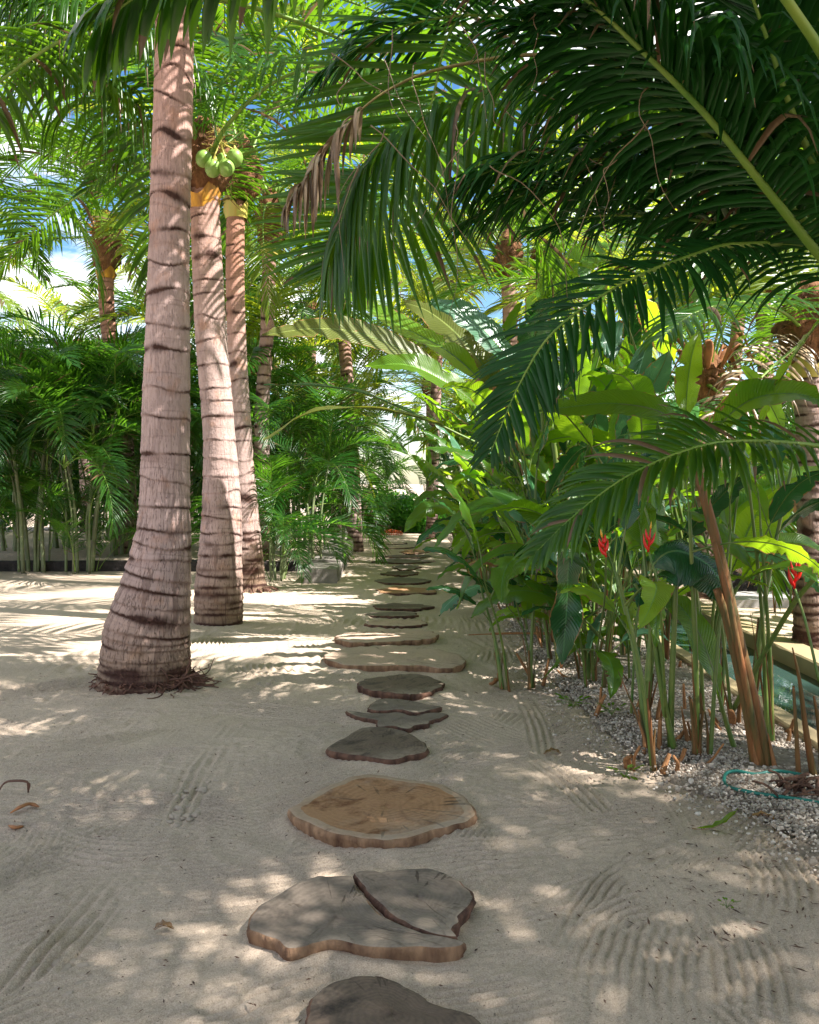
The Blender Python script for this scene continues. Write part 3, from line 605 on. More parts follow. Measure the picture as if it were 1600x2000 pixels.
# ------------------------------------------------------------------ generic coconut palms
def palm(x, y, h, label, group=None, n=16, sc=1.0, yellow=.3, seed=0, lean=(0, 0), r=.14, nuts=0, lo=-25, skip=None, detail=40, fib=FIBER):
    b = np.array([x, y, 0.]); t = palm_base(b, label, group); g = np.random.default_rng(seed + 500)
    top = np.array([lean[0], lean[1], h])
    pts = [(0, 0, -.1), (lean[0] * .15, lean[1] * .15, h * .33), (lean[0] * .55, lean[1] * .55, h * .7), top]
    obj('trunk', trunk_mesh(pts, [(0, r * 1.5), (.5, r * 1.15), (h * .6, r), (h + 1, r * .9)], [(0, .09), (h, .13)], .02, detail, seed + 60, .016, TRUNK, 1.2), t)
    fibre_head(t, top - (0, 0, .1), r * 1.6, .7, seed, fib)
    crown(t, top + (0, 0, .35), n, sc, yellow, lo, 84, skip=skip, phase=g.uniform(0, 6), g=g)
    if nuts:
        coconuts(t, top + np.array([.25, -.3, -.05]), nuts, .1, seed, .2)
    return t
# background palms seen between and behind the near ones
BG = [(-4.4, 21, 6.0, 'tall palm far behind, between the leaning row and the flowered palm'), (-12.5, 22, 6.6, 'tall palm at the far left, its crown hanging into the left edge'),
      (-7.6, 14.2, 7.2, 'tall palm left of the flowered palm, its fronds filling the upper left corner'), (-1.2, 19, 6.2, 'palm behind the leaning row whose sunlit yellow fronds show right of it'),
      (.6, 23, 6.5, 'distant palm above the far end of the stepping path'), (1.9, 15.5, 5.4, 'sunlit palm rising behind the tall heliconia leaves at the path'),
      (6.6, 15.8, 5.2, 'yellow-green palm behind the pool wall'), (3.9, 11.4, 2.75, 'short palm with dead brown spathes behind the right bed'),
      (6.6, 18, 6.0, 'tall palm well behind the pool wall at the right'), (3.0, 20, 6.8, 'tall palm in the distance above the right bed'),
      (8.3, 12.5, 4.8, 'palm beyond the pool, half hidden by the right edge trunk'), (-3.2, 28, 6.8, 'furthest palm seen behind the low path-side blocks'), (5.2, 25, 7.2, 'furthest palm on the right, only its top visible')]
for i, (x, y, h, lb) in enumerate(BG):
    t = palm(x, y, h, lb, None, 17, 1.05, .5 if x > -2 else .3, i * 3 + 1, (rng.uniform(-.4, .4), rng.uniform(-.3, .3)), nuts=6 if i in (3, 6) else 0)
    if i == 7:
        nm = NM(); g = np.random.default_rng(3)
        for k in range(9):
            a = g.uniform(0, 6.28); p = np.array([math.cos(a) * .15, math.sin(a) * .15 - .1, h + .25]); q = p + (math.cos(a) * .25, math.sin(a) * .25, g.uniform(.2, .6))
            tube(nm, catmull([p, q, q + (math.cos(a) * .25, 0, -g.uniform(.1, .7))], 10), [.02, .04, .06, .065, .06, .05, .04, .03, .02, .01], 6, flat=.3)
        obj('dry_spathe', nm.mesh('dry_spathe', [DRYLEAF]), t)
BG2 = [(.7, 28.5, 4.6, 'low yellow-green palm above the end of the path'), (-2.1, 24.5, 3.9, 'short bright palm behind the low blocks'), (2.6, 31, 4.6, 'low distant palm right of the path end'), (-3.4, 18.3, 3.7, 'short palm filling the gap right of the slim trunk'), (-6.2, 24, 4.9, 'mid height palm in the distance under the flowered crown'), (-9.4, 25, 5.1, 'mid height palm in the distance at the left edge'), (-4.3, 30, 5.0, 'distant palm seen between the leaning trunks')]
for i, (x, y, h, lb) in enumerate(BG2):
    palm(x, y, h, lb, None, 16, 1.05, .35, 170 + i * 3, (rng.uniform(-.4, .4), 0))
# palms outside the frame whose crowns shade the sand
OFF = [(5.0, 1.7, 6.9), (3.0, -.7, 6.6), (2.2, -3.0, 6.4), (4.3, .3, 6.6), (7.2, 2.6, 7.2), (5.6, -2.2, 6.4), (3.4, -3.8, 6.8), (1.6, -.9, 6.0)]
for i, (x, y, h) in enumerate(OFF):
    palm(x, y, h, 'palm standing outside the view that shades the near sand', 'palms standing outside the view', 18, 1.05, .1, 70 + i * 5, (rng.uniform(-.4, .4), rng.uniform(-.3, .3)))

# ------------------------------------------------------------------ areca palm clumps
def areca(base, label, stems=7, hmin=1.2, hmax=2.8, sc=1.0, seed=0, spread=.35, fr=5, low=2, group=None):
    g = np.random.default_rng(seed + 2000); base = np.array(base, float); base[2] = 0
    t = empty('areca_palm', base); tag(t, label, 'palm clump', group)
    for s in range(stems):
        a = g.uniform(0, 6.28); rr = g.uniform(.05, spread) ; p0 = np.array([math.cos(a) * rr, math.sin(a) * rr, -.05])
        h = g.uniform(hmin, hmax); ln = g.uniform(.05, .22) * h; p2 = p0 + np.array([math.cos(a) * ln, math.sin(a) * ln, h])
        mid = (p0 + p2) / 2 + np.array([math.cos(a), math.sin(a), 0]) * -.05 * h + g.normal(0, .03, 3)
        r0 = g.uniform(.016, .040) * sc
        nm = NM(); tube(nm, catmull([p0, mid, p2], 22), np.linspace(r0 * 1.15, r0 * .75, 22), 8)
        obj('stem', nm.mesh('stem', [ASTEM]), t)
        ph = g.uniform(0, 6.28)
        for k in range(fr):
            az_ = ph + k * 2.4 + g.uniform(-.3, .3); e = 80 - 62 * (k / max(1, fr - 1)) + g.uniform(-8, 8); kk = min((78, 58, 36, 12), key=lambda q: abs(q - e))
            obj('frond', AF[(kk, int(g.integers(2)))], t, p2 - (0, 0, .12 * k / fr), (R(g.uniform(-10, 10)), -R(e - kk), az_), sc * g.uniform(.8, 1.12))
    for k in range(low):
        a = g.uniform(0, 6.28); obj('frond', AF[(int(g.choice([78, 58])), int(g.integers(2)))], t, (math.cos(a) * spread, math.sin(a) * spread, g.uniform(0, .9) if low > 4 else 0), (0, 0, a), .62 * g.uniform(.7, 1.2))
    return t
def gx(px, y): return ((px - 800) / F * y, y, 0)
AR = [(-60, 14.6, 8, 1.6, 3.0, 'areca clump cut by the left edge, in front of the low kerb'),
      (62, 14.7, 9, 1.5, 3.0, 'dense areca clump second from the left edge with many slim stems'),
      (155, 14.6, 7, 1.4, 2.9, 'areca clump with thick pale stems left of the nearest trunk'),
      (20, 17.5, 9, 2.2, 3.5, 'tall dark areca clump behind the low kerb near the left edge'),
      (120, 18.2, 9, 2.2, 3.6, 'tall areca clump behind the kerb, below the flowered palm'),
      (228, 16.6, 8, 1.8, 3.2, 'areca clump on the raised bed partly hidden by the nearest trunk'),
      (-30, 21, 8, 2.6, 3.8, 'tallest areca clump at the far left edge'),
      (200, 21, 8, 2.4, 3.8, 'areca clump far behind the kerb with its stems in deep shade'),
      (345, 17.5, 8, 2.2, 3.4, 'areca clump glimpsed between the first and second trunks'),
      (300, 22, 7, 2.4, 3.6, 'areca clump furthest back behind the first trunk'),
      (545, 13.4, 5, .5, 1.1, 'low bushy areca at the foot of the third trunk'),
      (530, 16.0, 5, 1.8, 3.0, 'areca clump with pale leaning stems right of the third trunk'),
      (612, 14.3, 3, 1.2, 2.3, 'slender areca with a whitish stem beside the end of the low blocks'),
      (575, 18.5, 4, 1.9, 2.9, 'areca clump mid distance behind the slim palm'),
      (650, 17.6, 3, 1.3, 2.3, 'areca clump beside the middle of the low path-side blocks'),
      (690, 21.5, 3, 1.0, 1.8, 'small areca clump near the far end of the low blocks'),
      (735, 25.5, 3, .7, 1.3, 'palm-like shrub clump left of the path end bushes')]
for i, (px, y, ns, h0, h1, lb) in enumerate(AR):
    areca(gx(px, y), lb, ns, h0, h1, 1.0 if y > 14 else .8, i, .30 if i != 10 else .22, 5 if i < 10 else 4, 7 if i < 10 else (3 if i == 10 else 0))

# ------------------------------------------------------------------ heliconias
WP = ([0, .04, .14, .32, .55, .78, .92, 1], [.06, .34, .76, 1, .98, .70, .34, .02])
def blade(nm, path, width, roll=0., cup=.22, wav=.05, seed=0, start=.35, pr=.010, tears=1, hang=0., rows=30):
    g = np.random.default_rng(seed); c = catmull(path, 60); k0 = int(start * 59)
    tube(nm, c[:k0 + 3], np.linspace(pr * 1.5, pr * .8, k0 + 3), 6, 1, cap=False)
    b = c[k0:]; tt = np.linspace(0, 1, rows); b = np.stack([np.interp(tt, np.linspace(0, 1, len(b)), b[:, i]) for i in range(3)], -1)
    T = norm(np.gradient(b, axis=0)); S = norm(np.cross(T, [0, 0, 1.0]) + np.array([1e-4, 0, 0])); U = np.cross(S, T)
    rl = roll + np.linspace(0, g.uniform(-.3, .3), rows); S, U = S * np.cos(rl)[:, None] + U * np.sin(rl)[:, None], U * np.cos(rl)[:, None] - S * np.sin(rl)[:, None]
    v = np.array([-1, -.78, -.52, -.26, -.04, .04, .26, .52, .78, 1]); wp = np.interp(tt, *WP) * width / 2
    m = np.ones((rows, 10))
    for _ in range(tears):
        r_ = g.integers(6, rows - 5); s_ = g.random() < .5
        cols = [0, 1, 2] if s_ else [9, 8, 7]
        for j, cc in enumerate(cols): m[r_, cc] *= (.55, .68, .85)[j]
    X = v[None] * wp[:, None] * m
    av = np.abs(v)[None]
    Z = wp[:, None] * (cup * av - hang * av ** 2) + width * wav * av ** 1.5 * np.sin(tt[:, None] * g.uniform(14, 24) + (v[None] > 0) * 2 + g.uniform(0, 6)) + width * .02 * g.normal(0, 1, (rows, 1)) * av
    Z = Z + .018 * width * (np.arange(rows) % 2)[:, None] * (av > .1)
    V = b[:, None] + S[:, None] * X[..., None] + U[:, None] * Z[..., None]
    uv = np.stack(np.broadcast_arrays(tt[:, None], (v[None] + 1) / 2), -1)
    nm.add(V, grid_q(rows, 10), uv, 0)
    rib = b - U * .004; tube(nm, rib, np.linspace(pr * .8, .002, rows), 4, 1, cap=False)
HL = {}
BM = [BLADE, BLADED, BLADEY, BLADEB, BLADEX]
vi = 0
for (e, bend) in ((84, 60), (76, 95), (66, 80), (58, 120), (45, 95), (30, 85), (80, 30)):
    for v in range(2):
        nm = NM(); L = 1.35 + .25 * v
        blade(nm, arc(e, bend, L, 12, 1.6, (-.4, .45)[v]), .25 + .03 * v, (-.25, .3)[v], (.3, .12)[v], .055, vi + 40, .30, .009, 4 + 2 * v, (.1, .35)[v])
        me = nm.mesh('heliconia_leaf', [BLADE, STEM])
        for k, bm in enumerate(BM):
            m2 = me.copy() if k else me; m2.materials[0] = bm; HL[(vi, k)] = m2
        vi += 1
NV = vi
def heli(base, label, stems=6, h0=.9, h1=1.8, seed=0, spread=.22, lean=0., leaves=4, mats=(.5, .25, .15, .10), sc=1.0, group='heliconias in the bed between path and pool', dry=1, thick=.014, azlim=None):
    g = np.random.default_rng(seed + 3000); base = np.array(base, float)
    t = empty('heliconia_plant', base); tag(t, label, 'plant', group)
    for s in range(stems):
        a = g.uniform(0, 6.28); rr = spread * math.sqrt(g.random()); p0 = np.array([math.cos(a) * rr, math.sin(a) * rr, -.03])
        h = g.uniform(h0, h1); dx = math.cos(a) * .12 * h + lean * h + g.normal(0, .13) * h; dy = math.sin(a) * .10 * h + g.normal(0, .12) * h
        p2 = p0 + np.array([dx, dy, h]); mid = p0 + np.array([dx * .35, dy * .35, h * .5])
        r0 = thick * g.uniform(.5, 1.05); nm = NM(); pts = catmull([p0, mid, p2], 20); rad = np.linspace(r0 * 1.25, r0 * .55, 20)
        nb = int(g.uniform(1, 7)); q = 0 if g.random() < .6 else 1
        tube(nm, pts, rad, 7, 0)
        for q2 in range(int(g.integers(1, 4))):
            k1 = min(19, nb + int(g.integers(0, 5))); o_ = np.array([g.normal(0, .006), g.normal(0, .006), 0]); fl = np.linspace(0, 1, k1 + 1)[:, None]
            tube(nm, pts[:k1 + 1] + o_ + o_ * 3 * fl ** 2, r0 * np.linspace(1.5, .5, k1 + 1), 6, 1, cap=False, flat=.7)
        if g.random() < .5:   # loose dry sheath
            d_ = np.array([g.normal(0, .03), g.normal(0, .03), 0]); tube(nm, [pts[1], pts[5] + d_, pts[9] + d_ * 2.2], [r0 * 1.3, r0 * 1.0, .003], 5, 1, cap=False, flat=.35)
        obj('stem', nm.mesh('stem', [STEM, STEMB]), t)
        ph = g.uniform(0, 6.28)
        for k in range(leaves):
            f_ = 1 - .155 * k; i_ = int(19 * max(.22, f_)); az_ = ph + k * math.pi + g.uniform(-.6, .6)
            if azlim and k < 2 and g.random() < .6: az_ = azlim + g.normal(0, .7)
            kind = int(g.choice(4, p=mats)); vv = int(g.integers(NV))
            kind = 4 if (k == leaves - 1 and g.random() < .22) else kind
            if k == 0: vv = int(g.choice([0, 1, 2, 12, 13]))
            obj('leaf', HL[(vv, kind)], t, pts[i_], (R(g.uniform(-25, 25)), R(g.uniform(-10, 22)), az_), sc * g.uniform(.6, 1.1) * (1, 1, .85, .78, .7, .6)[k])
    for s in range(dry):
        a = g.uniform(0, 6.28); p = np.array([math.cos(a) * spread, math.sin(a) * spread, -.02]); nm = NM()
        q = p + np.array([g.normal(0, .05), g.normal(0, .05), g.uniform(.06, .22)])
        tube(nm, catmull([p, (p + q) / 2 + g.normal(0, .01, 3), q], 7), np.linspace(.022, .014, 7) * g.uniform(.6, 1.2), 7, flat=.6)
        obj('dry_stub', nm.mesh('dry_stub', [STUB]), t)
    return t
ORD = ['first', 'second', 'third', 'fourth', 'fifth', 'sixth', 'seventh', 'eighth', 'ninth', 'tenth', 'eleventh', 'twelfth', 'thirteenth', 'fourteenth', 'fifteenth', 'sixteenth']
# path-side row
row = [(1.32, 6.5), (1.24, 7.2), (1.34, 7.9), (1.2, 8.6), (1.28, 9.4), (1.2, 10.2), (1.28, 11.1), (1.15, 12.1), (1.22, 13.3), (1.15, 14.6), (1.2, 16.0), (1.15, 17.6), (1.2, 19.4), (1.1, 21.5)]
for i, (x, y) in enumerate(row):
    heli((x + .12, y, .03), f'leafy heliconia, {ORD[i]} from the camera in the row along the path edge', 7 if y < 16 else 5, .55, 1.7 + .04 * y, i, .24, -.07, 6, dry=2, azlim=math.pi if i % 2 else None, sc=.92)
row = [(2.0, 7.2), (1.95, 8.7), (2.05, 10.1), (1.95, 11.6), (2.0, 13.2), (1.95, 15.2), (2.0, 17.6), (2.1, 20.2)]
for i, (x, y) in enumerate(row):
    heli((x, y, .03), f'tall heliconia, {ORD[i]} from the camera in the back row beside the pool', 7, 1.3, 2.7, 40 + i, .28, -.05, 5, mats=(.45, .1, .33, .12), sc=1.15, thick=.017, dry=1)
# beyond the pool
for i, (x, y, lb) in enumerate([(4.6, 8.4, 'broad-leaved plant by the right edge palm, leaves glowing yellow-green'), (4.3, 10.0, 'broad-leaved plant in front of the dark stone wall'), (5.6, 13.2, 'broad-leaved plant behind the dark stone wall at right'), (3.9, 13.4, 'broad-leaved plant behind the dark stone wall nearer the pool end')]):
    heli((x, y, 0), lb, 5, .5, 1.3, 60 + i, .25, 0, 4, mats=(.3, .1, .5, .1), group='broad-leaved plants beyond the pool', sc=.95)
# sparse front plants with bare canes
FRONT = [(1010, 1395 - 60, 4, .5, .95, 'short heliconia nearest the path edge in front of the leafy row'),
         (1275, 1480, 2, .9, 1.3, 'thin dark-caned heliconia at the front of the white gravel'),
         (1330, 1470, 2, 1.1, 1.6, 'heliconia with a brown-sheathed cane at the front of the gravel'),
         (1225, 1400, 3, .8, 1.3, 'heliconia with bending green canes left of the red flowers'),
         (1400, 1400, 3, 1.2, 1.9, 'heliconia cluster with stubs against the pool kerb'),
         (1480, 1430, 3, 1.2, 1.7, 'green-caned heliconia beside the thick brown cane')]
for i, (px, py, ns, h0, h1, lb) in enumerate(FRONT):
    heli(G(px, py, .03), lb, ns, h0, h1, 80 + i, .20, -.06, 3, mats=(.4, .45, .1, .05), sc=.62, dry=5, thick=.016, group=None)
# individually posed leaves and canes
def leafpx(parent, base, lst, width, mat=BLADE, **k):
    nm = NM(); blade(nm, rel(PP(lst), base), width, **k); return obj('leaf', nm.mesh('leaf', [mat, STEM]), parent)
def canepx(parent, base, lst, r0, r1, mat=STEM, name='stem', flat=1.):
    nm = NM(); pts = catmull(rel(PP(lst), base), 24); tube(nm, pts, np.linspace(r0, r1, 24), 9, flat=flat); return obj(name, nm.mesh(name, [mat]), parent)
def plant(base, label): t = empty('heliconia_plant', base); return tag(t, label, 'plant')
# tall banana-like plant at path side, big horizontal leaves
bA = np.array([1.35, 8.0, .03]); A = plant(bA, 'tall banana-leaved plant whose long olive leaf points left across the palms')
for k, (x, y) in enumerate(((1060, 8.0), (1090, 8.1), (1120, 7.9))):
    canepx(A, bA, [(1085 + 10 * k, 1260, y), (1060 + 20 * k, 1050, y), (1000 + 40 * k, 850, y), (960 + 50 * k, 740, y)], .035, .018, STEM if k else STEMB)
leafpx(A, bA, [(990, 870, 8), (900, 750, 7.9), (800, 690, 7.8), (700, 650, 7.7), (610, 642, 7.6), (512, 655, 7.5)], .32, BLADEO, roll=.9, cup=.1, wav=.02, start=.28, pr=.014, seed=1, tears=2)
leafpx(A, bA, [(1000, 860, 8), (950, 760, 8.0), (880, 690, 8.2), (790, 640, 8.4), (700, 590, 8.5), (640, 548, 8.6)], .32, BLADEY, roll=.6, cup=.15, seed=2, start=.25, pr=.013)
leafpx(A, bA, [(1000, 870, 8), (930, 790, 7.8), (860, 740, 7.7), (790, 712, 7.6), (715, 716, 7.6)], .30, BLADEY, roll=1.0, cup=.25, seed=3, start=.25, pr=.013, tears=4)
leafpx(A, bA, [(1000, 860, 8), (960, 740, 8.3), (900, 660, 8.5), (840, 610, 8.8), (790, 590, 9)], .34, BLADEO, roll=.5, cup=.1, seed=4, start=.2, pr=.013)
leafpx(A, bA, [(1020, 860, 8), (1010, 740, 8.0), (960, 660, 8.0), (900, 610, 8.0), (840, 588, 8.0)], .36, BLADEB, roll=.8, cup=.05, seed=5, start=.25, pr=.013, tears=0)
leafpx(A, bA, [(1060, 860, 8), (1060, 660, 8.1), (1090, 560, 8.2), (1150, 500, 8.2), (1210, 480, 8.2)], .46, BLADEY, roll=-.9, cup=.05, seed=6, start=.35, pr=.013, tears=0)
leafpx(A, bA, [(1000, 900, 8), (900, 850, 7.8), (820, 815, 7.7), (700, 795, 7.6), (600, 808, 7.5), (515, 860, 7.4)], .22, BLADEO, roll=.1, cup=.1, seed=7, start=.3, pr=.012)
leafpx(A, bA, [(1000, 900, 8), (880, 840, 8), (780, 795, 8), (700, 765, 8), (600, 752, 7.9), (515, 752, 7.8)], .17, BLADEB, roll=.05, cup=.1, seed=8, start=.3, pr=.010)
leafpx(A, bA, [(1110, 860, 8), (1150, 760, 7.9), (1180, 640, 7.9), (1160, 560, 7.9), (1130, 520, 8)], .3, BLADE, roll=.4, seed=9, start=.3, pr=.012)
# plant with the big curled leaf
bB = G(1480, 1500, .03); B = plant(bB, 'tall heliconia with the thick red-brown cane in the foreground gravel'); y = bB[1]
canepx(B, bB, [(1502, 1512, y), (1478, 1400, y), (1440, 1240, y), (1405, 1080, y + .05), (1362, 920, y + .1)], .040, .024, STEMB)
canepx(B, bB, [(1478, 1508, y + .03), (1462, 1400, y), (1425, 1230, y), (1400, 1150, y)], .030, .020, STEMB)
canepx(B, bB, [(1490, 1505, y - .02), (1455, 1330, y - .05), (1425, 1180, y - .05), (1395, 1060, y)], .020, .013, STEMB)
leafpx(B, bB, [(1362, 930, y + .1), (1335, 850, y + .1), (1290, 805, y + .1), (1200, 788, y + .1), (1110, 795, y + .1), (1050, 803, y + .1)], .21, BLADE, roll=.9, cup=.1, seed=11, start=.25, pr=.012, wav=.02)
leafpx(B, bB, [(1362, 930, y + .1), (1400, 840, y + .2), (1470, 780, y + .2), (1560, 770, y + .2), (1640, 800, y + .2)], .25, BLADE, roll=-.6, seed=12, start=.25, pr=.012)
bC = G(1320, 1465, .03); C_ = plant(bC, 'heliconia with the big dark curled leaf and a red flower behind the pool kerb'); y = bC[1]
canepx(C_, bC, [(1318, 1466, y), (1300, 1380, y), (1285, 1250, y), (1240, 1140, y)], .018, .011, STEM)
canepx(C_, bC, [(1310, 1462, y + .05), (1312, 1350, y), (1318, 1200, y), (1320, 1100, y)], .020, .012, STEM)
leafpx(C_, bC, [(1268, 1330, y), (1272, 1200, y), (1275, 1110, y - .05), (1320, 1076, y - .1), (1390, 1110, y - .15), (1432, 1190, y - .2)], .36, BLADED, roll=-.75, cup=.05, hang=.5, seed=13, start=.42, pr=.010, wav=.02, tears=0)
leafpx(C_, bC, [(1440, 1480, y), (1410, 1380, y), (1390, 1300, y), (1350, 1210, y + .05), (1290, 1155, y + .1), (1250, 1160, y + .1)], .17, BLADE, roll=.7, cup=.1, seed=14, start=.25, pr=.012)
leafpx(C_, bC, [(1300, 1400, y), (1270, 1200, y), (1255, 1060, y + .1), (1235, 990, y + .2), (1180, 960, y + .2), (1130, 985, y + .2)], .24, BLADE, roll=.3, seed=15, start=.4, pr=.010)
bD = G(1150, 1330, .03); D_ = plant(bD, 'heliconia with one long dark leaf hanging straight down over the gravel'); y = bD[1]
canepx(D_, bD, [(1150, 1330, y), (1146, 1240, y), (1140, 1150, y), (1128, 1060, y)], .016, .010, STEM)
leafpx(D_, bD, [(1150, 1330, y), (1160, 1150, y), (1150, 1060, y), (1125, 1035, y - .2), (1112, 1090, y - .35), (1107, 1190, y - .4), (1098, 1298, y - .4)], .33, BLADED, roll=1.25, cup=.04, seed=16, start=.46, pr=.010, wav=.02, tears=0)
leafpx(D_, bD, [(1150, 1320, y), (1110, 1120, y), (1060, 1020, y), (980, 985, y - .1), (900, 1010, y - .1), (850, 1070, y - .1)], .19, BLADE, roll=.35, cup=.2, seed=17, start=.3, pr=.010)
leafpx(D_, bD, [(1150, 1320, y), (1120, 1180, y), (1080, 1100, y), (1000, 1075, y - .1), (930, 1110, y - .1), (893, 1190, y - .1)], .16, BLADE, roll=.4, cup=.2, seed=18, start=.3, pr=.010)
leafpx(D_, bD, [(1300, 1290, y), (1260, 1250, y), (1200, 1235, y), (1140, 1250, y - .1), (1060, 1325, y - .1)], .12, BLADE, roll=.5, cup=.2, seed=19, start=.3, pr=.008)
bE = P(1440, 1180, 6.6); bE[2] = .02; bE[0] = 2.28; E_ = plant(bE, 'heliconia with one large glowing yellow-green leaf above the pool'); y = 6.4
canepx(E_, bE, [(1385, 1290, 6.6), (1400, 1200, 6.5), (1420, 1130, y)], .016, .010, STEM)
leafpx(E_, bE, [(1385, 1290, 6.6), (1410, 1180, 6.5), (1440, 1090, y), (1475, 1010, y), (1520, 965, y), (1560, 952, y)], .40, BLADEY, roll=-1.0, cup=.12, seed=20, start=.35, pr=.010, tears=0)
leafpx(E_, bE, [(1385, 1290, 6.6), (1440, 1150, y), (1500, 1075, y), (1560, 1060, y), (1640, 1090, y)], .24, BLADE, roll=-.5, seed=21, start=.3, pr=.010)
leafpx(E_, bE, [(1385, 1290, 6.6), (1400, 1140, y), (1430, 1010, y), (1490, 960, y), (1580, 925, y), (1680, 930, y)], .28, BLADE, roll=-.3, seed=22, start=.3, pr=.010)
leafpx(E_, bE, [(1385, 1290, 6.6), (1320, 1000, y), (1260, 740, y), (1230, 690, y), (1200, 672, y), (1172, 668, y)], .42, BLADEB, roll=1.0, cup=.15, seed=23, start=.72, pr=.010, tears=0)
leafpx(E_, bE, [(1385, 1290, 6.6), (1330, 1000, y), (1260, 740, y - .1), (1220, 620, y - .2), (1200, 560, y - .2)], .10, BLADE, roll=1.0, cup=.15, seed=24, start=.82, pr=.009, tears=0)
bF = G(1585, 1515, .03); F_ = plant(bF, 'clump of dry red-brown split canes cut by the right edge'); y = bF[1]
canepx(F_, bF, [(1590, 1520, y), (1575, 1430, y), (1562, 1330, y), (1548, 1265, y)], .034, .006, STEMB, flat=.5)
canepx(F_, bF, [(1560, 1515, y), (1555, 1420, y), (1550, 1340, y)], .014, .006, STEMB)
canepx(F_, bF, [(1610, 1520, y), (1600, 1420, y), (1590, 1360, y)], .030, .008, STEMB, flat=.6)
canepx(F_, bF, [(1430, 1390, y + 1), (1480, 1300, y + .6), (1550, 1180, y + .2), (1610, 1110, y)], .016, .012, STEM)
# loose dry bracts wrapped at cane feet
for (par, bb, px, py) in ((B, bB, 1482, 1505), (B, bB, 1515, 1508), (C_, bC, 1312, 1462), (C_, bC, 1345, 1455), (C_, bC, 1365, 1440)):
    q = G(px, py, .02); yy = q[1]
    canepx(par, bb, [(px, py, yy), (px - 8, py - 40, yy), (px - 14, py - 75, yy)], .030, .004, STUB, 'dry_bract', .5)
# red flowers
def flower(parent, base, tip, root, seed=0, n=4, s=1.0):
    g = np.random.default_rng(seed); a = rel(np.array(root), base); b = rel(np.array(tip), base); nm = NM(); ax = norm(b - a)
    tube(nm, [a, (a + b) / 2, b], [.006, .005, .003], 6, 0); L = np.linalg.norm(b - a)
    for k in range(n):
        sgn = 1 if k % 2 else -1; p = a + (b - a) * (.05 + .2 * k); out_ = norm(ax * 1.0 + np.array([sgn * .55, 0, .0])); l = L * (.75 - .1 * k)
        pts = catmull([p, p + out_ * l * .5 - ax * .0, p + out_ * l * .75 + ax * l * .3], 8)
        tube(nm, pts, np.array([.006, .014, .018, .017, .014, .010, .006, .002]) * s, 7, 0, flat=.55)
    tube(nm, [b, b + ax * .02 * s, b + ax * .045 * s], [.006 * s, .005 * s, .001], 6, 1)
    return obj('flower', nm.mesh('flower', [RED, YEL]), parent)
y = bC[1] - .55
flower(C_, bC, P(1271, 1032, y), P(1266, 1078, y), 1, 3, .8)
canepx(C_, bC, [(1245, 955, y + .1), (1262, 1000, y + .05), (1272, 1035, y)], .006, .005, STEM)
canepx(C_, bC, [(1300, 1400, bC[1] - .1), (1290, 1180, y), (1268, 1078, y)], .007, .005, STEM)
flower(D_, bD, P(1176, 1048, 4.2), P(1184, 1088, 4.2), 2, 4, .9); canepx(D_, bD, [(1160, 1310, bD[1]), (1180, 1180, 5.0), (1184, 1088, 4.2)], .007, .005, STEM)
flower(F_, bF, P(1556, 1095, bF[1] + .1), P(1552, 1150, bF[1] + .1), 3, 4, 1.0)
canepx(F_, bF, [(1600, 1330, bF[1]), (1575, 1220, bF[1] + .05), (1553, 1150, bF[1] + .1)], .008, .006, STEM)

# ------------------------------------------------------------------ ground
PX0, PX1, PY0, PY1 = 2.44, 3.42, 2.6, 14.2
def axis(a, b, st, lim, gr=1.035):
    m = list(np.arange(a, b + 1e-6, st)); s = st; x = m[-1]
    up = []
    while x < lim: s = min(s * gr, 60); x += s; up.append(x)
    s = st; x = m[0]; dn = []
    while x > -lim: s = min(s * gr, 60); x -= s; dn.append(x)
    return np.array(dn[::-1] + m + up)
def edge(y): return np.interp(y, [2.6, 3.2, 3.6, 4.1, 4.7, 5.4, 6.7, 30], [2.6, 1.95, 1.72, 1.52, 1.30, 1.20, 1.13, 1.0])
xs = axis(-2.4, 2.4, .0115, 420, 1.04); ys = axis(2.25, 6.3, .0115, 420, 1.035)
for v_ in (PX0, PX1): xs[np.argmin(abs(xs - v_))] = v_
X, Y = np.meshgrid(xs, ys); Z = np.zeros_like(X)
g = np.random.default_rng(31)
near = (np.abs(X) < 5) & (Y > 1.0) & (Y < 15)
def sines(X, Y, n, f0, f1, amp):
    z = np.zeros_like(X)
    for _ in range(n):
        a = g.uniform(0, 6.28); f = g.uniform(f0, f1); z += amp * np.sin((X * math.cos(a) + Y * math.sin(a)) * f + g.uniform(0, 6.28)) / math.sqrt(n)
    return z
ix = np.where(np.abs(xs) < 5)[0]; iy = np.where((ys > 1.0) & (ys < 15))[0]
sx_ = slice(ix[0], ix[-1] + 1); sy_ = slice(iy[0], iy[-1] + 1)
Xn, Yn = X[sy_, sx_], Y[sy_, sx_]
Zn = sines(Xn, Yn, 10, 1.0, 4, .010) + sines(Xn, Yn, 14, 8, 22, .0025)
H = np.zeros_like(Xn)
strokes = []
for _ in range(280):
    cx = g.uniform(-2.8, 2.2); cy_ = g.uniform(2.3, 9.5); base_a = math.atan2(.35, 1) if cx < 0 else math.atan2(.55, 1)
    strokes.append((cx, cy_, base_a + g.normal(0, .45), g.uniform(.6, 1.3), g.uniform(.28, .5), g.normal(0, .35), g.uniform(.034, .046), g.uniform(.006, .011)))
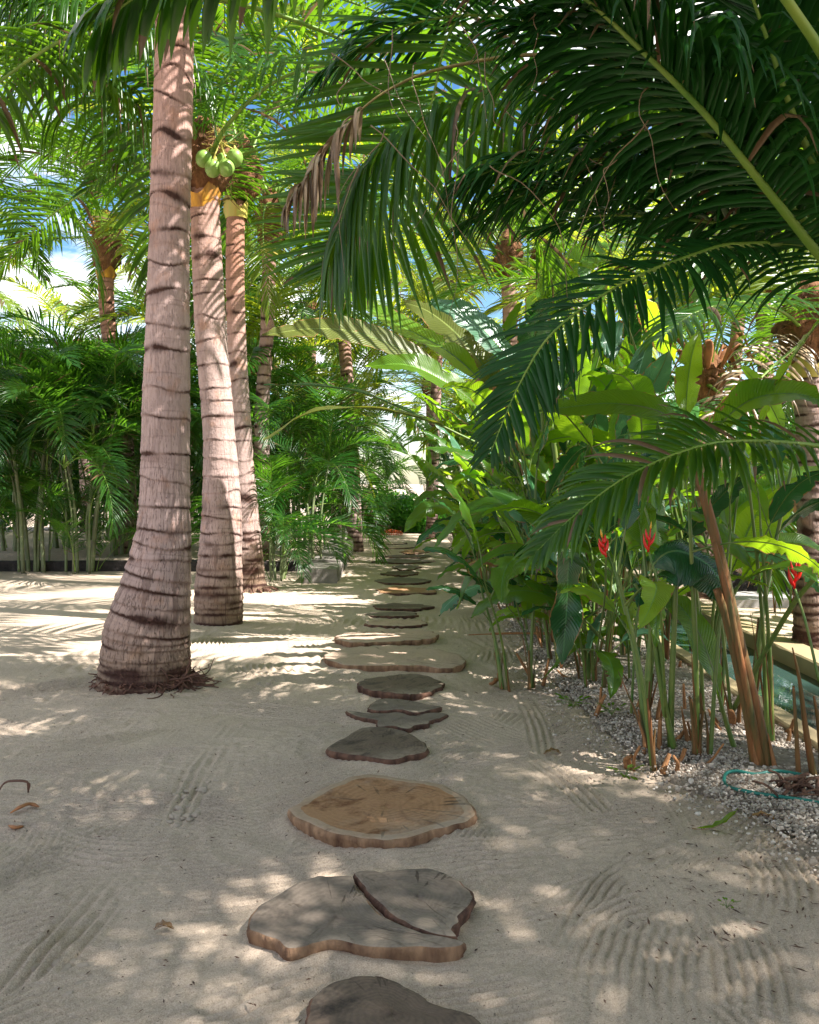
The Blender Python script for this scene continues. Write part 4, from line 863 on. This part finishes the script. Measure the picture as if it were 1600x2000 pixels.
strokes += [(-1.15, 3.0, 1.52, 1.6, .2, .05, .05, .008), (-1.12, 4.6, 1.60, 1.6, .16, -.05, .05, .007), (.80, 5.2, 1.50, 2.0, .16, .05, .045, .007), (.85, 4.2, 1.75, 1.2, .18, .1, .045, .007), (-1.15, 3.55, .15, .55, .33, 1.4, .050, .008), (-.55, 3.3, .32, 1.1, .45, .25, .036, .006), (-.55, 4.6, .55, 1.0, .5, .3, .040, .005), (1.0, 3.1, .55, .8, .36, -.3, .040, .007),
            (1.25, 2.75, 1.75, .8, .42, .25, .045, .009), (1.75, 2.75, 1.6, .7, .3, .2, .045, .009), (.85, 2.55, 1.9, .5, .3, 0, .042, .006), (1.05, 2.95, 1.45, .9, .46, .3, .042, .006), (.7, 2.6, 1.3, .7, .4, -.3, .040, .006), (1.45, 3.2, 1.2, .6, .34, .5, .042, .006), (-1.0, 2.5, .7, .7, .4, -.6, .045, .007), (.75, 3.75, .35, .7, .35, -.4, .038, .006)]
jn = sines(Xn, Yn, 12, 15, 45, 1.0)
for (cx, cy_, a, ln, wd_, k, lam, am) in strokes:
    dx, dy = Xn - cx, Yn - cy_; aa = dx * math.cos(a) + dy * math.sin(a); bb = -dx * math.sin(a) + dy * math.cos(a) - k * aa ** 2
    m = 1 / (1 + np.exp((np.abs(aa) - ln / 2) / .04)) / (1 + np.exp((np.abs(bb) - wd_ / 2) / .012))
    wv = np.cos(6.283 * (bb + .003 * jn) / lam); wv = np.where(wv > 0, wv ** .8, wv * .9)
    fade = .55 + .45 * np.sin(aa * 4 + cx * 9)
    H = H * (1 - m) + m * wv * am * np.clip(fade, .2, 1)
rough = np.clip(sines(Xn, Yn, 10, 2, 7, 1.2) + .1, 0, 1); Zn = Zn + 1.9 * H * (1 - .35 * rough) + rough * sines(Xn, Yn, 30, 40, 110, .0032) + g.normal(0, .0008, H.shape)
# sand heaped lightly against the slabs' line and trampled hollows
Zn -= .012 * np.exp(-((Xn + .05) / .5) ** 2)
for q_ in range(110):
    cx, cy_ = g.uniform(-2.6, 2.2), g.uniform(2.3, 8); a = g.uniform(0, 3.14); dx, dy = Xn - cx, Yn - cy_
    aa = dx * math.cos(a) + dy * math.sin(a); bb = -dx * math.sin(a) + dy * math.cos(a)
    e2 = (aa / .13) ** 2 + (bb / .05) ** 2; Zn += -.008 * np.exp(-e2) + .004 * np.exp(-(np.sqrt(e2) - 1.7) ** 2 * 6)
Z[sy_, sx_] = Zn * np.clip((5 - np.abs(Xn)) / 1.5, 0, 1) * np.clip((15 - Yn) / 3, 0, 1)
inb = (X > edge(Y)) & (X < PX0 + .01) & (Y < 24)
Z = np.where(inb, np.minimum(Z, 0) - .04, Z)
pool = (X > PX0 - .001) & (X < PX1 + .001) & (Y > PY0) & (Y < PY1)
Z = np.where(pool, -.7, Z)
Z = np.where(Y > 60, 0, Z)
# gravel bed
gy = np.concatenate([np.arange(2.5, 9, .03), np.arange(9, 26, .15)]); gu = np.linspace(0, 1, 60)
GX = edge(gy)[:, None] * (1 - gu) + 2.33 * gu; GY = gy[:, None] + 0 * GX
nz = sines(GX, GY, 12, 3, 12, .007) + sines(GX, GY, 12, 30, 90, .003)
GZ = .012 + .035 * np.sin(np.clip(gu, 0, 1) * 3.14)[None] + nz; GZ[:, 0] = -.03; GX[:, 1:] += 0
GX[:, :4] += (sines(GX[:, :4], GY[:, :4], 10, 3, 26, .09)); GZ[:, 1:3] -= .012; GX[:, :8] += g.normal(0, .008, GX[:, :8].shape)
nm = NM(); nm.add(np.stack([GX, GY, GZ], -1), grid_q(*GX.shape), None, 0)
BEDM = simple('bed_soil', (.30, .25, .20), (.15, .12, .095), 30, .95, .8, .01, .1, 6)
tag(obj('gravel_bed', nm.mesh('gravel_bed', [BEDM])), kind='structure')
def rocks(n, pf, sf, seed, squash=.7, mat=GRAVEL, name='gravel'):
    g = np.random.default_rng(seed); ph = (1 + 5 ** .5) / 2
    iv = norm(np.array([(-1, ph, 0), (1, ph, 0), (-1, -ph, 0), (1, -ph, 0), (0, -1, ph), (0, 1, ph), (0, -1, -ph), (0, 1, -ph), (ph, 0, -1), (ph, 0, 1), (-ph, 0, -1), (-ph, 0, 1)], float))
    it = np.array([(0, 11, 5), (0, 5, 1), (0, 1, 7), (0, 7, 10), (0, 10, 11), (1, 5, 9), (5, 11, 4), (11, 10, 2), (10, 7, 6), (7, 1, 8), (3, 9, 4), (3, 4, 2), (3, 2, 6), (3, 6, 8), (3, 8, 9), (4, 9, 5), (2, 4, 11), (6, 2, 10), (8, 6, 7), (9, 8, 1)])
    p = pf(g, n); s = sf(g, n)
    sc = s[:, None, None] * g.uniform(.6, 1.25, (n, 1, 3)) * (1, 1, squash)
    V = iv[None] * g.uniform(.75, 1.15, (n, 12, 1)) * sc; a = g.uniform(0, 6.28, n); ca, sa = np.cos(a)[:, None], np.sin(a)[:, None]
    V = np.stack([V[..., 0] * ca - V[..., 1] * sa, V[..., 0] * sa + V[..., 1] * ca, V[..., 2]], -1) + p[:, None]
    T = it[None] + (np.arange(n) * 12)[:, None, None]; Q = np.concatenate([T, T[..., 2:3]], -1).reshape(-1, 4)
    nm = NM(); nm.add(V.reshape(-1, 3), Q, None, 0); return obj(name, nm.mesh(name, [mat], smooth=False))
def gp(g, n):
    y = 2.7 + 9 * g.random(n) ** 1.9; u = g.random(n) ** 1.0; x = edge(y) + (2.33 - edge(y)) * u - .38 * (g.random(n) ** 3.5) * (g.random(n) < .5)
    z = .012 + .035 * np.sin(u * 3.14) + g.uniform(-.004, .006, n)
    return np.stack([x, y, z], -1)
tag(rocks(52000, gp, lambda g, n: g.uniform(.004, .010, n) * (1 + (g.random(n) < .06) * .9), 5, .85), 'loose white coral gravel covering the planting bed beside the path', 'gravel', kind='stuff')
def pedge(side, spans):
    def f(g, n):
        k = g.integers(0, len(spans), n); a = np.array(spans)[k]; y = a[:, 0] + (a[:, 1] - a[:, 0]) * g.random(n)
        x = (edge(y) - .10 if side > 0 else -1.09 + 0 * y) + g.normal(0, .055, n)
        return np.stack([x, y, g.uniform(-.022, -.008, n)], -1)
    return f
tag(rocks(420, pedge(1, [(4.4, 5.2), (5.0, 6.2), (6.0, 7.2), (3.7, 4.1)]), lambda g, n: g.uniform(.018, .034, n), 6, .5, PEB, 'pebble_edging'), 'strip of grey pebbles half buried between sand and white gravel', 'pebbles', kind='stuff')
tag(rocks(170, pedge(-1, [(3.85, 4.45), (2.5, 2.75), (6.4, 6.9)]), lambda g, n: g.uniform(.016, .032, n), 7, .5, PEB, 'pebble_edging'), 'strip of grey pebbles half buried in the sand left of the slabs', 'pebbles', kind='stuff')
# litter
g = np.random.default_rng(77); nm = NM(); n = 4200
lx = g.uniform(-3.4, 2.3, n); ly = 2.3 + 8 * g.random(n) ** 1.4; lx[1500:] = edge(ly[1500:]) - .35 + (2.68 - edge(ly[1500:])) * g.random(2700); ly[1500:] = 2.8 + 5 * g.random(2700) ** 1.2
for i in range(n):
    inb_ = lx[i] > edge(ly[i]); a = g.uniform(0, 6.28); l = (g.uniform(.003, .012) if g.random() < .88 else g.uniform(.012, .03)) * (1.4 if inb_ else 1); d = np.array([math.cos(a), math.sin(a), 0]) * l
    p = np.array([lx[i], ly[i], (.045 if inb_ else .006)]); wv = np.array([-math.sin(a), math.cos(a), .3]) * min(l * .3, .004)
    V = [p - d, p - wv + (0, 0, .004), p + d + (0, 0, g.uniform(0, .006)), p + wv]
    nm.add(V, [(0, 1, 2, 3)], None, 0)
tag(obj('leaf_litter', nm.mesh('leaf_litter', [BARKD])), 'fine dark leaf and twig crumbs scattered over sand and gravel', 'litter', kind='stuff')

# ------------------------------------------------------------------ wood slabs
SLO = []
def slab(outline, label, mat, bark=BARK, z=.048, seed=0, jag=.010, rim=None, px=True, zb=-.03, ctr=None):
    g = np.random.default_rng(seed + 4000)
    pts = np.array([G(a, b, z)[:2] for a, b in outline]) if px else np.array(outline, float)
    c = (np.array(G(*ctr, z)[:2]) if ctr else pts.mean(0)); pts = pts - c; m = len(pts); q = np.vstack([pts[-2:], pts, pts[:3]])
    K = 150; t = np.linspace(2, m + 2, K, endpoint=False); i = t.astype(int); f = (t - i)[:, None]
    a_, b_, c_, d_ = q[i - 1], q[i], q[i + 1], q[np.minimum(i + 2, len(q) - 1)]
    O = .5 * (2 * b_ + (c_ - a_) * f + (2 * a_ - 5 * b_ + 4 * c_ - d_) * f ** 2 + (3 * b_ - 3 * c_ + d_ - a_) * f ** 3)
    th = np.linspace(0, 6.2832, K, endpoint=False)
    nj = sum(g.normal(0, jag / k ** .5) * np.sin((k * 5 + 2) * th + g.uniform(0, 6)) for k in range(1, 6)) + g.normal(0, jag * .09, K)
    nr = norm(O); O = O + nr * nj[:, None]
    rings = []; uvs = []
    for (zz, s, off) in ((zb, 1, -.012), (z * .25, 1, -.004), (z * .6, 1, .003), (z * .88, 1, 0.0), (z, 1, -.007)):
        jj = np.convolve(g.normal(0, .006, K + 4), np.ones(5) / 5, 'valid') if zz < z * .95 else 0
        rings.append(np.column_stack([O + nr * (off + jj)[:, None] if not np.isscalar(jj) else O + nr * off, np.full(K, zz)]))
        uvs.append(np.column_stack([np.full(K, 1.0), th / 6.283]))
    nside = len(rings)
    for s in (.95, .88, .78, .66, .54, .42, .30, .18, .07, .001):
        rings.append(np.column_stack([(O - nr * .007) * s, z + g.normal(0, .0006, K) + .002 * math.sin(s * 9)])); uvs.append(np.column_stack([np.full(K, s), th / 6.283]))
    V = np.stack(rings); Q = grid_q(len(rings), K, True); mi = np.zeros(len(Q), int); mi[:(nside - 1) * K] = 1
    if rim is not None: mi[(nside - 1) * K:(nside + 1) * K] = 2
    nm = NM(); nm.add(V, Q, np.concatenate(uvs), mi)
    SLO.append((O + c, px))
    o = obj('wood_slab', nm.mesh('wood_slab', [mat, bark] + ([rim] if rim else [])), None, (c[0], c[1], 0))
    # bark edge stays crisp
    return tag(o, label, 'stepping slab', 'wooden stepping slabs of the path')
slab([(598, 1985), (612, 1945), (655, 1915), (710, 1905), (765, 1912), (815, 1938), (855, 1962), (905, 1976), (938, 1992), (950, 2035), (850, 2090), (700, 2105), (605, 2060)], 'dark brown slab cut by the bottom edge of the picture', WDARK, BARKD, seed=1, jag=.003)
slab([(483, 1811), (496, 1780), (515, 1760), (581, 1725), (622, 1710), (643, 1711), (687, 1710), (698, 1739), (722, 1760), (742, 1784), (780, 1804), (821, 1821), (863, 1835), (904, 1838), (902, 1847), (863, 1852), (821, 1850), (760, 1853), (696, 1845), (656, 1838), (615, 1843), (594, 1850), (563, 1852), (532, 1836), (501, 1822)], 'larger left half of the split grey slab, foot-shaped with a brown edge', WGREY, BARK, seed=2, jag=.003, z=.05, ctr=(655, 1793))
slab([(694, 1704), (725, 1699), (742, 1702), (776, 1699), (835, 1694), (862, 1702), (897, 1721), (926, 1745), (921, 1762), (897, 1790), (900, 1800), (881, 1815), (892, 1832), (843, 1824), (794, 1802), (762, 1788), (737, 1760), (717, 1742), (701, 1722)], 'smaller right half of the split grey slab, beyond the dark jagged crack', WGREY, BARKD, seed=3, jag=.003, z=.05)
slab([(563, 1584), (584, 1567), (618, 1544), (656, 1529), (690, 1515), (732, 1512), (776, 1519), (828, 1525), (862, 1532), (904, 1553), (928, 1580), (924, 1598), (893, 1611), (845, 1623), (794, 1637), (752, 1642), (704, 1637), (642, 1625), (594, 1605)], 'wide tan slab with orange-brown heartwood and a pale rim', WTAN, BARK, seed=4, jag=.004, rim=WRIM, z=.052)
slab([(637, 1461), (675, 1439), (705, 1422), (750, 1420), (787, 1427), (817, 1441), (834, 1457), (832, 1469), (799, 1476), (769, 1484), (712, 1478), (660, 1470)], 'dark slab with blackened surface just beyond the wide tan one', WDARK, BARKD, seed=5, jag=.005)
slab([(677, 1388), (705, 1392), (750, 1393), (780, 1391), (810, 1398), (844, 1392), (876, 1394), (859, 1403), (844, 1407), (838, 1413), (817, 1416), (795, 1424), (769, 1418), (737, 1420), (735, 1407), (694, 1399)], 'flat grey slab with ragged winged ends, lower of a broken pair', WGREY, BARKD, seed=6, jag=.003, z=.035)
slab([(720, 1382), (735, 1367), (769, 1364), (806, 1369), (844, 1377), (862, 1381), (832, 1389), (810, 1392), (784, 1386), (750, 1388), (727, 1387)], 'small grey slab behind the winged one, upper of a broken pair', WGREY, BARKD, seed=7, jag=.003, z=.045)
slab([(699, 1337), (712, 1326), (750, 1321), (780, 1317), (825, 1317), (866, 1334), (851, 1347), (814, 1356), (787, 1355), (742, 1351), (712, 1345)], 'dark brown slab with one half in brown tone, before the broad pale slab', WDARK, BARKD, seed=8, jag=.006)
slab([(633, 1283), (645, 1274), (694, 1264), (769, 1261), (844, 1266), (892, 1277), (911, 1291), (892, 1302), (862, 1306), (825, 1300), (780, 1300), (712, 1300), (667, 1298)], 'broadest pale slab with a thick pinkish edge', WPINK, BARK, seed=9, jag=.008, z=.052)
slab([(656, 1246), (675, 1236), (750, 1231), (806, 1229), (847, 1234), (853, 1244), (825, 1249), (769, 1253), (712, 1255), (675, 1253)], 'pale oval slab lying directly beyond the broadest one', WPINK, BARK, seed=10, jag=.008, z=.05)
FAR = [(772, 1216, 66, 8, WPINK, 'thin bleached slab in the bright sun patch'), (766, 1199, 50, 5, WGREY, 'narrow grey slab just past the sun patch'), (786, 1184, 56, 6, WDARK, 'dark ragged slab about the middle of the path'),
       (792, 1153, 62, 8, WTAN, 'reddish brown slab in mid path with a dark edge'), (786, 1134, 50, 6, WGREY, 'grey oval slab level with the end of the low blocks'), (784, 1119, 36, 4, WDARK, 'small dark slab beside the low blocks'),
       (792, 1107, 28, 5, WGREY, 'small square grey slab behind the small dark one'), (788, 1095, 58, 5, WGREY, 'long pale slab stretching across the far path'), (800, 1086, 44, 3, WDARK, 'thin dark slab before the far heap'),
       (812, 1077, 28, 4, WTAN, 'thick little slab at the far path'), (770, 1068, 40, 3, WPINK, 'last but one slab near the path end'), (760, 1060, 34, 2.5, WPINK, 'last pale slab at the end of the path')]
for i, (cx, cy_, hw, hh, m, lb) in enumerate(FAR):
    g = np.random.default_rng(i + 70); th = np.linspace(0, 6.28, 13, endpoint=False)
    slab([(cx + hw * math.cos(a) * g.uniform(.8, 1.15), cy_ - hh * math.sin(a) * g.uniform(.75, 1.2)) for a in th][::-1], lb, m, BARKD, seed=20 + i, jag=.012, z=.028)

# sand drifted unevenly against the slabs
dn = sines(X[sy_, sx_], Y[sy_, sx_], 12, 6, 30, 1.0)
for O_, _ in SLO:
    a0_, a1_ = O_.min(0) - .2, O_.max(0) + .2
    jx = np.where((xs > a0_[0]) & (xs < a1_[0]))[0]; jy = np.where((ys > a0_[1]) & (ys < a1_[1]))[0]
    if len(jx) < 2 or len(jy) < 2: continue
    S_ = (slice(jy[0], jy[-1] + 1), slice(jx[0], jx[-1] + 1)); xx_, yy_ = X[S_], Y[S_]; dmin = np.full(xx_.shape, 9.)
    for q_ in O_[::2]: dmin = np.minimum(dmin, np.hypot(xx_ - q_[0], yy_ - q_[1]))
    d2_ = sines(xx_, yy_, 8, 5, 22, 1.0)
    Z[S_] = Z[S_] * (1 - .7 * np.exp(-(dmin / .06) ** 2)) + np.exp(-(dmin / .07) ** 2) * np.clip(.010 + .012 * d2_, 0, .03)
nm = NM(); nm.add(np.stack([X, Y, Z], -1), grid_q(*X.shape), None, 0)
tag(obj('ground', nm.mesh('ground', [SAND])), kind='structure')
# ------------------------------------------------------------------ pool, walls, kerbs
def thing_mesh(name, nm, mats, label, cat, group=None, smooth=False):
    o = obj(name, nm.mesh(name, mats, smooth)); return tag(o, label, cat, group)
def rbox(x0, x1, y0, y1, z0, z1, seg=1, seed=0, jit=.0):
    nm = NM(); g = np.random.default_rng(seed); n = max(2, int((y1 - y0) / seg) + 1); yy = np.linspace(y0, y1, n)
    b = min(.015, (x1 - x0) * .15); prof = np.array([(x0, z0), (x0, z1 - b), (x0 + b, z1), (x1 - b, z1), (x1, z1 - b), (x1, z0)])
    V = np.stack([np.column_stack([prof[:, 0] + g.normal(0, jit, 6), np.full(6, y), prof[:, 1] + g.normal(0, jit, 6) * (prof[:, 1] > z0)]) for y in yy])
    nm.add(V, grid_q(n, 6), None, 0)
    for r in (0, n - 1):
        nm.add(V[r], [(0, 1, 2, 3), (0, 3, 4, 5)] if r else [(3, 2, 1, 0), (5, 4, 3, 0)], None, 0)
    return nm
thing_mesh('pool_kerb', rbox(2.33, 2.47, 2.4, 14.4, -.75, .05, .2, 1, .002), [CONC], 'yellowish concrete kerb on the path side of the pool', 'kerb', 'pool kerbs')
thing_mesh('pool_kerb', rbox(3.38, 3.66, 2.4, 14.4, -.75, .045, .2, 2, .002), [CONC], 'wider pale concrete kerb on the far side of the pool', 'kerb', 'pool kerbs')
s = MT('pool_water'); p = s.geo(); wn = s.noise(s.scalev(p, (1, .5, 1)), 5, 3, .5, .4)
WATER = s.done(s.bsdf((.028, .058, .050), .03, s.bump(wn, .10, .02), .6, **{'IOR': 1.33}))
nm = NM(); nm.add([(2.46, 2.5, -.10), (3.40, 2.5, -.10), (3.40, 14.3, -.10), (2.46, 14.3, -.10)], [(0, 1, 2, 3)])
tag(obj('water', nm.mesh('water', [WATER])), kind='structure')
# dark lava-stone wall with pale cap
bW = (0, 0, 0); t = empty('stone_wall', (4.0, 11.6, 0)); tag(t, 'dark rough stone wall with a pale cap beyond the pool', 'wall')
g = np.random.default_rng(8); nm = NM(); n, m = 140, 26
xx = np.linspace(0, 5.5, n); zz = np.linspace(-.1, .68, m)
XX, ZZ = np.meshgrid(xx, zz); YY = -.02 + .03 * np.sin(XX * 21 + 2 * np.sin(ZZ * 17)) * np.sin(ZZ * 23 + 2 * np.sin(XX * 9)) + g.normal(0, .008, XX.shape)
nm.add(np.stack([XX, YY, ZZ], -1), grid_q(m, n), None, 0); box(nm, 0, 5.5, .05, .4, -.1, .675)
obj('wall_face', nm.mesh('wall_face', [LAVA]), t)
nm = NM(); box(nm, -.05, 5.6, -.08, .5, .69, .76); obj('wall_cap', nm.mesh('wall_cap', [CAPST], False), t)
nm = rbox(3.95, 4.9, 10.5, 11.3, -.03, .10, .2, 4, .004); thing_mesh('stone_slab', nm, [CAPST], 'low grey stone slab on the sand before the dark wall', 'slab')
# low path-side masonry blocks on the left
yb = [13.0, 14.2, 15.8, 17.3, 18.9, 20.6, 22.2, 23.8]
for i in range(7):
    thing_mesh('stone_block', rbox(-1.62 - .03 * i, -1.10 - .045 * i, yb[i], yb[i + 1] - .04, -.05, .22 + .02 * (i % 2) + .01 * i, .25, 10 + i, .007), [STONE if i < 2 else STONEP],
               f'rough stone edging block, {ORD[i]} from the camera in the row left of the path', 'edging block', 'stone edging blocks left of the path')
# low dark kerb and raised sand bed at left
thing_mesh('bed_kerb', rbox(0, .22, 0, 7.5, -.05, .17, .25, 30, .008), [LAVA], 'long low dark kerb of the raised bed at the left', 'kerb').rotation_euler = (0, 0, R(90))
bpy.data.objects['bed_kerb'].location = (-1.9, 14.75, 0)
nm = NM(); xs_ = np.linspace(-16, -1.75, 60); ys_ = np.linspace(14.96, 24, 40); XB, YB = np.meshgrid(xs_, ys_)
nm.add(np.stack([XB, YB, .13 + sines(XB, YB, 8, 1, 5, .02)], -1), grid_q(*XB.shape), None, 0)
tag(obj('raised_sand_bed', nm.mesh('raised_sand_bed', [SAND])), kind='structure')
# orange netting at path end
nm = NM(); oc = P(765, 1052, 24.6)
for i in range(13): tube(nm, [(i * .05 - .3, 0, 0), (i * .05 - .3 + .01, 0, .16 - .003 * (i - 6) ** 2 * .6)], .008, 4)
for k in range(4): tube(nm, [(-.3, 0, .02 + k * .04), (0, .01, .03 + k * .045), (.3, 0, .01 + k * .035)], .008, 4)
o = obj('safety_netting', nm.mesh('safety_netting', [ORNET]), None, (oc[0], 24.6, 0)); tag(o, 'small orange plastic netting lying at the far end of the path', 'netting')
# pole
nm = NM(); tube(nm, [(0, 0, 0), (0, 0, 2.6), (0, 0, 3.9)], [.09, .08, .08], 12); o = obj('post', nm.mesh('post', [POLEM]), None, (2.75, 15.4, 0)); tag(o, 'red-brown painted post standing behind the heliconias', 'post')
# hose
nm = NM(); pts = [G(1475, 1512, .05), G(1440, 1506, .06), G(1418, 1512, .05), G(1420, 1535, .04), G(1470, 1548, .05), G(1530, 1557, .05), G(1600, 1568, .05), G(1700, 1590, .05)]
tube(nm, catmull([G(1575, 1515, .05), G(1520, 1506, .06)] + pts, 60), .009, 8); o = obj('garden_hose', nm.mesh('garden_hose', [HOSE])); tag(o, 'thin teal garden hose curling on the white gravel at the right', 'hose')
# stalk across the edging, dry bracts, husk
nm = NM(); tube(nm, catmull([G(915, 1240, .03), G(1000, 1237, .05), (G(1085, 1238, .07))], 14), [.006] * 4 + [.012] * 6 + [.015] * 4, 6); tag(obj('dry_stalk', nm.mesh('dry_stalk', [STUB])), 'long reddish dry stalk lying from the bed onto the path sand', 'stalk')
def spathe(px, lb, r=.012):
    nm = NM(); pts = catmull([G(a, b, z) for a, b, z in px], 16); tube(nm, pts, np.interp(np.linspace(0, 1, 16), [0, .3, .8, 1], [.4, 1, 1, .3]) * r, 7, flat=.5)
    tag(obj('dry_bract', nm.mesh('dry_bract', [ROOT if 'hoop' in lb else DRYLEAF])), lb, 'dry leaf')
spathe([(-6, 1552, .0), (8, 1530, .05), (28, 1525, .07), (54, 1528, .06), (55, 1548, .0)], 'bent dark root hoop sticking out of the sand at the left edge', .011)
spathe([(20, 1588, .01), (38, 1577, .03), (58, 1570, .02), (76, 1576, .01)], 'curled orange-brown dry leaf on the sunlit sand at the left', .014)
spathe([(18, 1612, .01), (30, 1616, .02), (46, 1613, .01)], 'small orange-red dry scrap below the curled leaf', .013)
for px_, lb_, m_ in (([(1352, 1618, .02), (1392, 1616, .03), (1420, 1600, .04), (1442, 1578, .03)], 'slim yellow-green leaf strip lying at the lower edge of the gravel', BLADEY), ([(1462, 1598, .02), (1490, 1590, .04), (1520, 1602, .02)], 'dark curled dead leaf on the gravel near the right edge', BLADEX),
                   ([(1062, 1472, .01), (1080, 1465, .02), (1096, 1470, .01)], 'small pale brown leaf fallen on the sand between slabs and gravel', BLADEX), ([(300, 1815, .01), (318, 1806, .02), (340, 1812, .01)], 'small brown leaf fallen on the raked sand at lower left', BLADEX)):
    nm = NM(); blade(nm, [G(*q) for q in px_], .035, .2, .4, .1, 3, .05, .0015, 1, rows=12); tag(obj('fallen_leaf', nm.mesh('fallen_leaf', [m_, STUB])), lb_, 'fallen leaf')
nm = NM(); g = np.random.default_rng(2)
for i in range(26):
    p = G(1545 + g.uniform(-35, 60), 1545 + g.uniform(-12, 12), .05); q = p + np.array([g.normal(0, .10), g.normal(0, .05), g.uniform(0, .07)]); tube(nm, catmull([p, (p + q) / 2 + (0, 0, .02), q], 6), .012 * g.uniform(.5, 1.4), 5, flat=.5)
tag(obj('dry_husk_pile', nm.mesh('dry_husk_pile', [BARKD])), 'heap of dark dry husks at the foot of the canes by the right edge', 'husks')
# small seedlings
SD = [(1120, 1395, .045, 9, 'small bright green seedling at the pebble edging'), (1220, 1530, .03, 7, 'little dark seedling on bare sand below the gravel bed'), (1420, 1785, .02, 5, 'tiny green sprout in the sand near the right edge'), (1195, 1410, .045, 7, 'low yellow-green weed among the white gravel')]
for i, (px, py, z, n, lb) in enumerate(SD):
    g = np.random.default_rng(i + 5); c = G(px, py, 0); nm = NM()
    for k in range(n * 2):
        a = g.uniform(0, 6.28); L = g.uniform(.03, .10); p = np.array([0, 0, 0.0]); q = np.array([math.cos(a) * L, math.sin(a) * L, g.uniform(.02, .08)])
        blade(nm, [p, q * .5 + (0, 0, .015), q, q * 1.3 - (0, 0, .01)], .022, g.uniform(-.4, .4), .2, .02, k, .5, .0012, 0, rows=8)
    o = obj('seedling', nm.mesh('seedling', [BLADE, STEM]), None, (c[0], c[1], z), sc=(1, .8, .45, .9)[i]); tag(o, lb, 'seedling')

# ------------------------------------------------------------------ bushes, hedge
def bush(name, blobs, n, size, label, cat='bush', mat=BUSH, loc=(0, 0, 0), seed=0, kind=None, group=None, asp=.45):
    g = np.random.default_rng(seed + 6000); bl = np.array(blobs, float); wgt = bl[:, 3] * bl[:, 4] * bl[:, 5]; k = g.choice(len(bl), n, p=wgt / wgt.sum())
    d = norm(g.normal(0, 1, (n, 3))); r = g.random(n) ** .45; r *= 1 + .18 * np.sin(d[:, 0] * 7 + k) * np.sin(d[:, 2] * 6 + k * 2)
    p = bl[k, :3] + d * r[:, None] * bl[k, 3:6]; ok = p[:, 2] > .02; p = p[ok]; d = d[ok]; n = len(p)
    a = norm(d * .6 + g.normal(0, 1, (n, 3)) + (0, 0, -.3)); b = norm(np.cross(a, g.normal(0, 1, (n, 3)))); s = size * g.uniform(.6, 1.3, n)[:, None]
    nn = np.cross(a, b)
    V = np.stack([p - a * s, p + b * s * asp - a * s * .1, p + a * s - nn * s * .25, p - b * s * asp - a * s * .1], 1)
    Q = np.arange(n * 4).reshape(n, 4); r_ = g.uniform(.0, 1, n)
    uv = np.stack([np.tile([0, .4, .8, .4], (n, 1)), np.repeat(r_[:, None], 4, 1)], -1)
    nm = NM(); nm.add(V.reshape(-1, 3), Q, uv.reshape(-1, 2), 0)
    for j in range(0, len(bl)):
        tube(nm, [(bl[j, 0], bl[j, 1], 0), (bl[j, 0] + .1, bl[j, 1], bl[j, 2])], .03, 5, 1)
    o = obj(name, nm.mesh(name, [mat, BARKD]), None, loc); return tag(o, label, cat, group, kind)
BS = [(-1.55, 25.6, .75, 'rounded bright bush left of the path end'), (-.4, 26.2, .95, 'bright green bush closing the end of the path, behind the orange netting'), (.75, 25.8, .85, 'light green bush right of the path end'), (1.9, 26.4, 1.0, 'bush at the far end of the right bed')]
for i, (x, y, r, lb) in enumerate(BS):
    bush('bush', [(0, 0, r * .55, r, r * .7, r * .7), (.5 * r, -.2, r * .35, r * .6, r * .5, r * .5), (-.5 * r, 0, r * .4, r * .6, r * .5, r * .5)], 5200, .06, lb, loc=(x, y, 0), seed=i, group='bushes at the end of the path')
g = np.random.default_rng(99)
def hedge(x0, x1, y, h, lb, seed, n, mat=BUSHD, size=.11):
    bl = [(x, y + g.uniform(-.6, .6), g.uniform(.3, .8) * h * .8, g.uniform(.9, 1.4), g.uniform(.7, 1.1), g.uniform(.3, .55) * h) for x in np.arange(x0, x1, .75)]
    bush('far_hedge', bl, n, size, lb, 'hedge', mat, seed=seed, kind='stuff')
hedge(-24, -2.4, 27, 4.6, 'far dark mass of shrubs and trees behind the areca palms', 1, 60000)
hedge(2.8, 24, 27, 4.8, 'far mass of greenery behind the pool wall', 2, 50000)
hedge(-2.6, 3.0, 33, 1.2, 'far low greenery beyond the end of the path', 3, 8000, BUSH)
hedge(4.6, 13, 15.5, 1.7, 'low sunlit shrubs behind the dark stone wall', 4, 26000, BUSH, .07)
print('objects', len(bpy.data.objects))
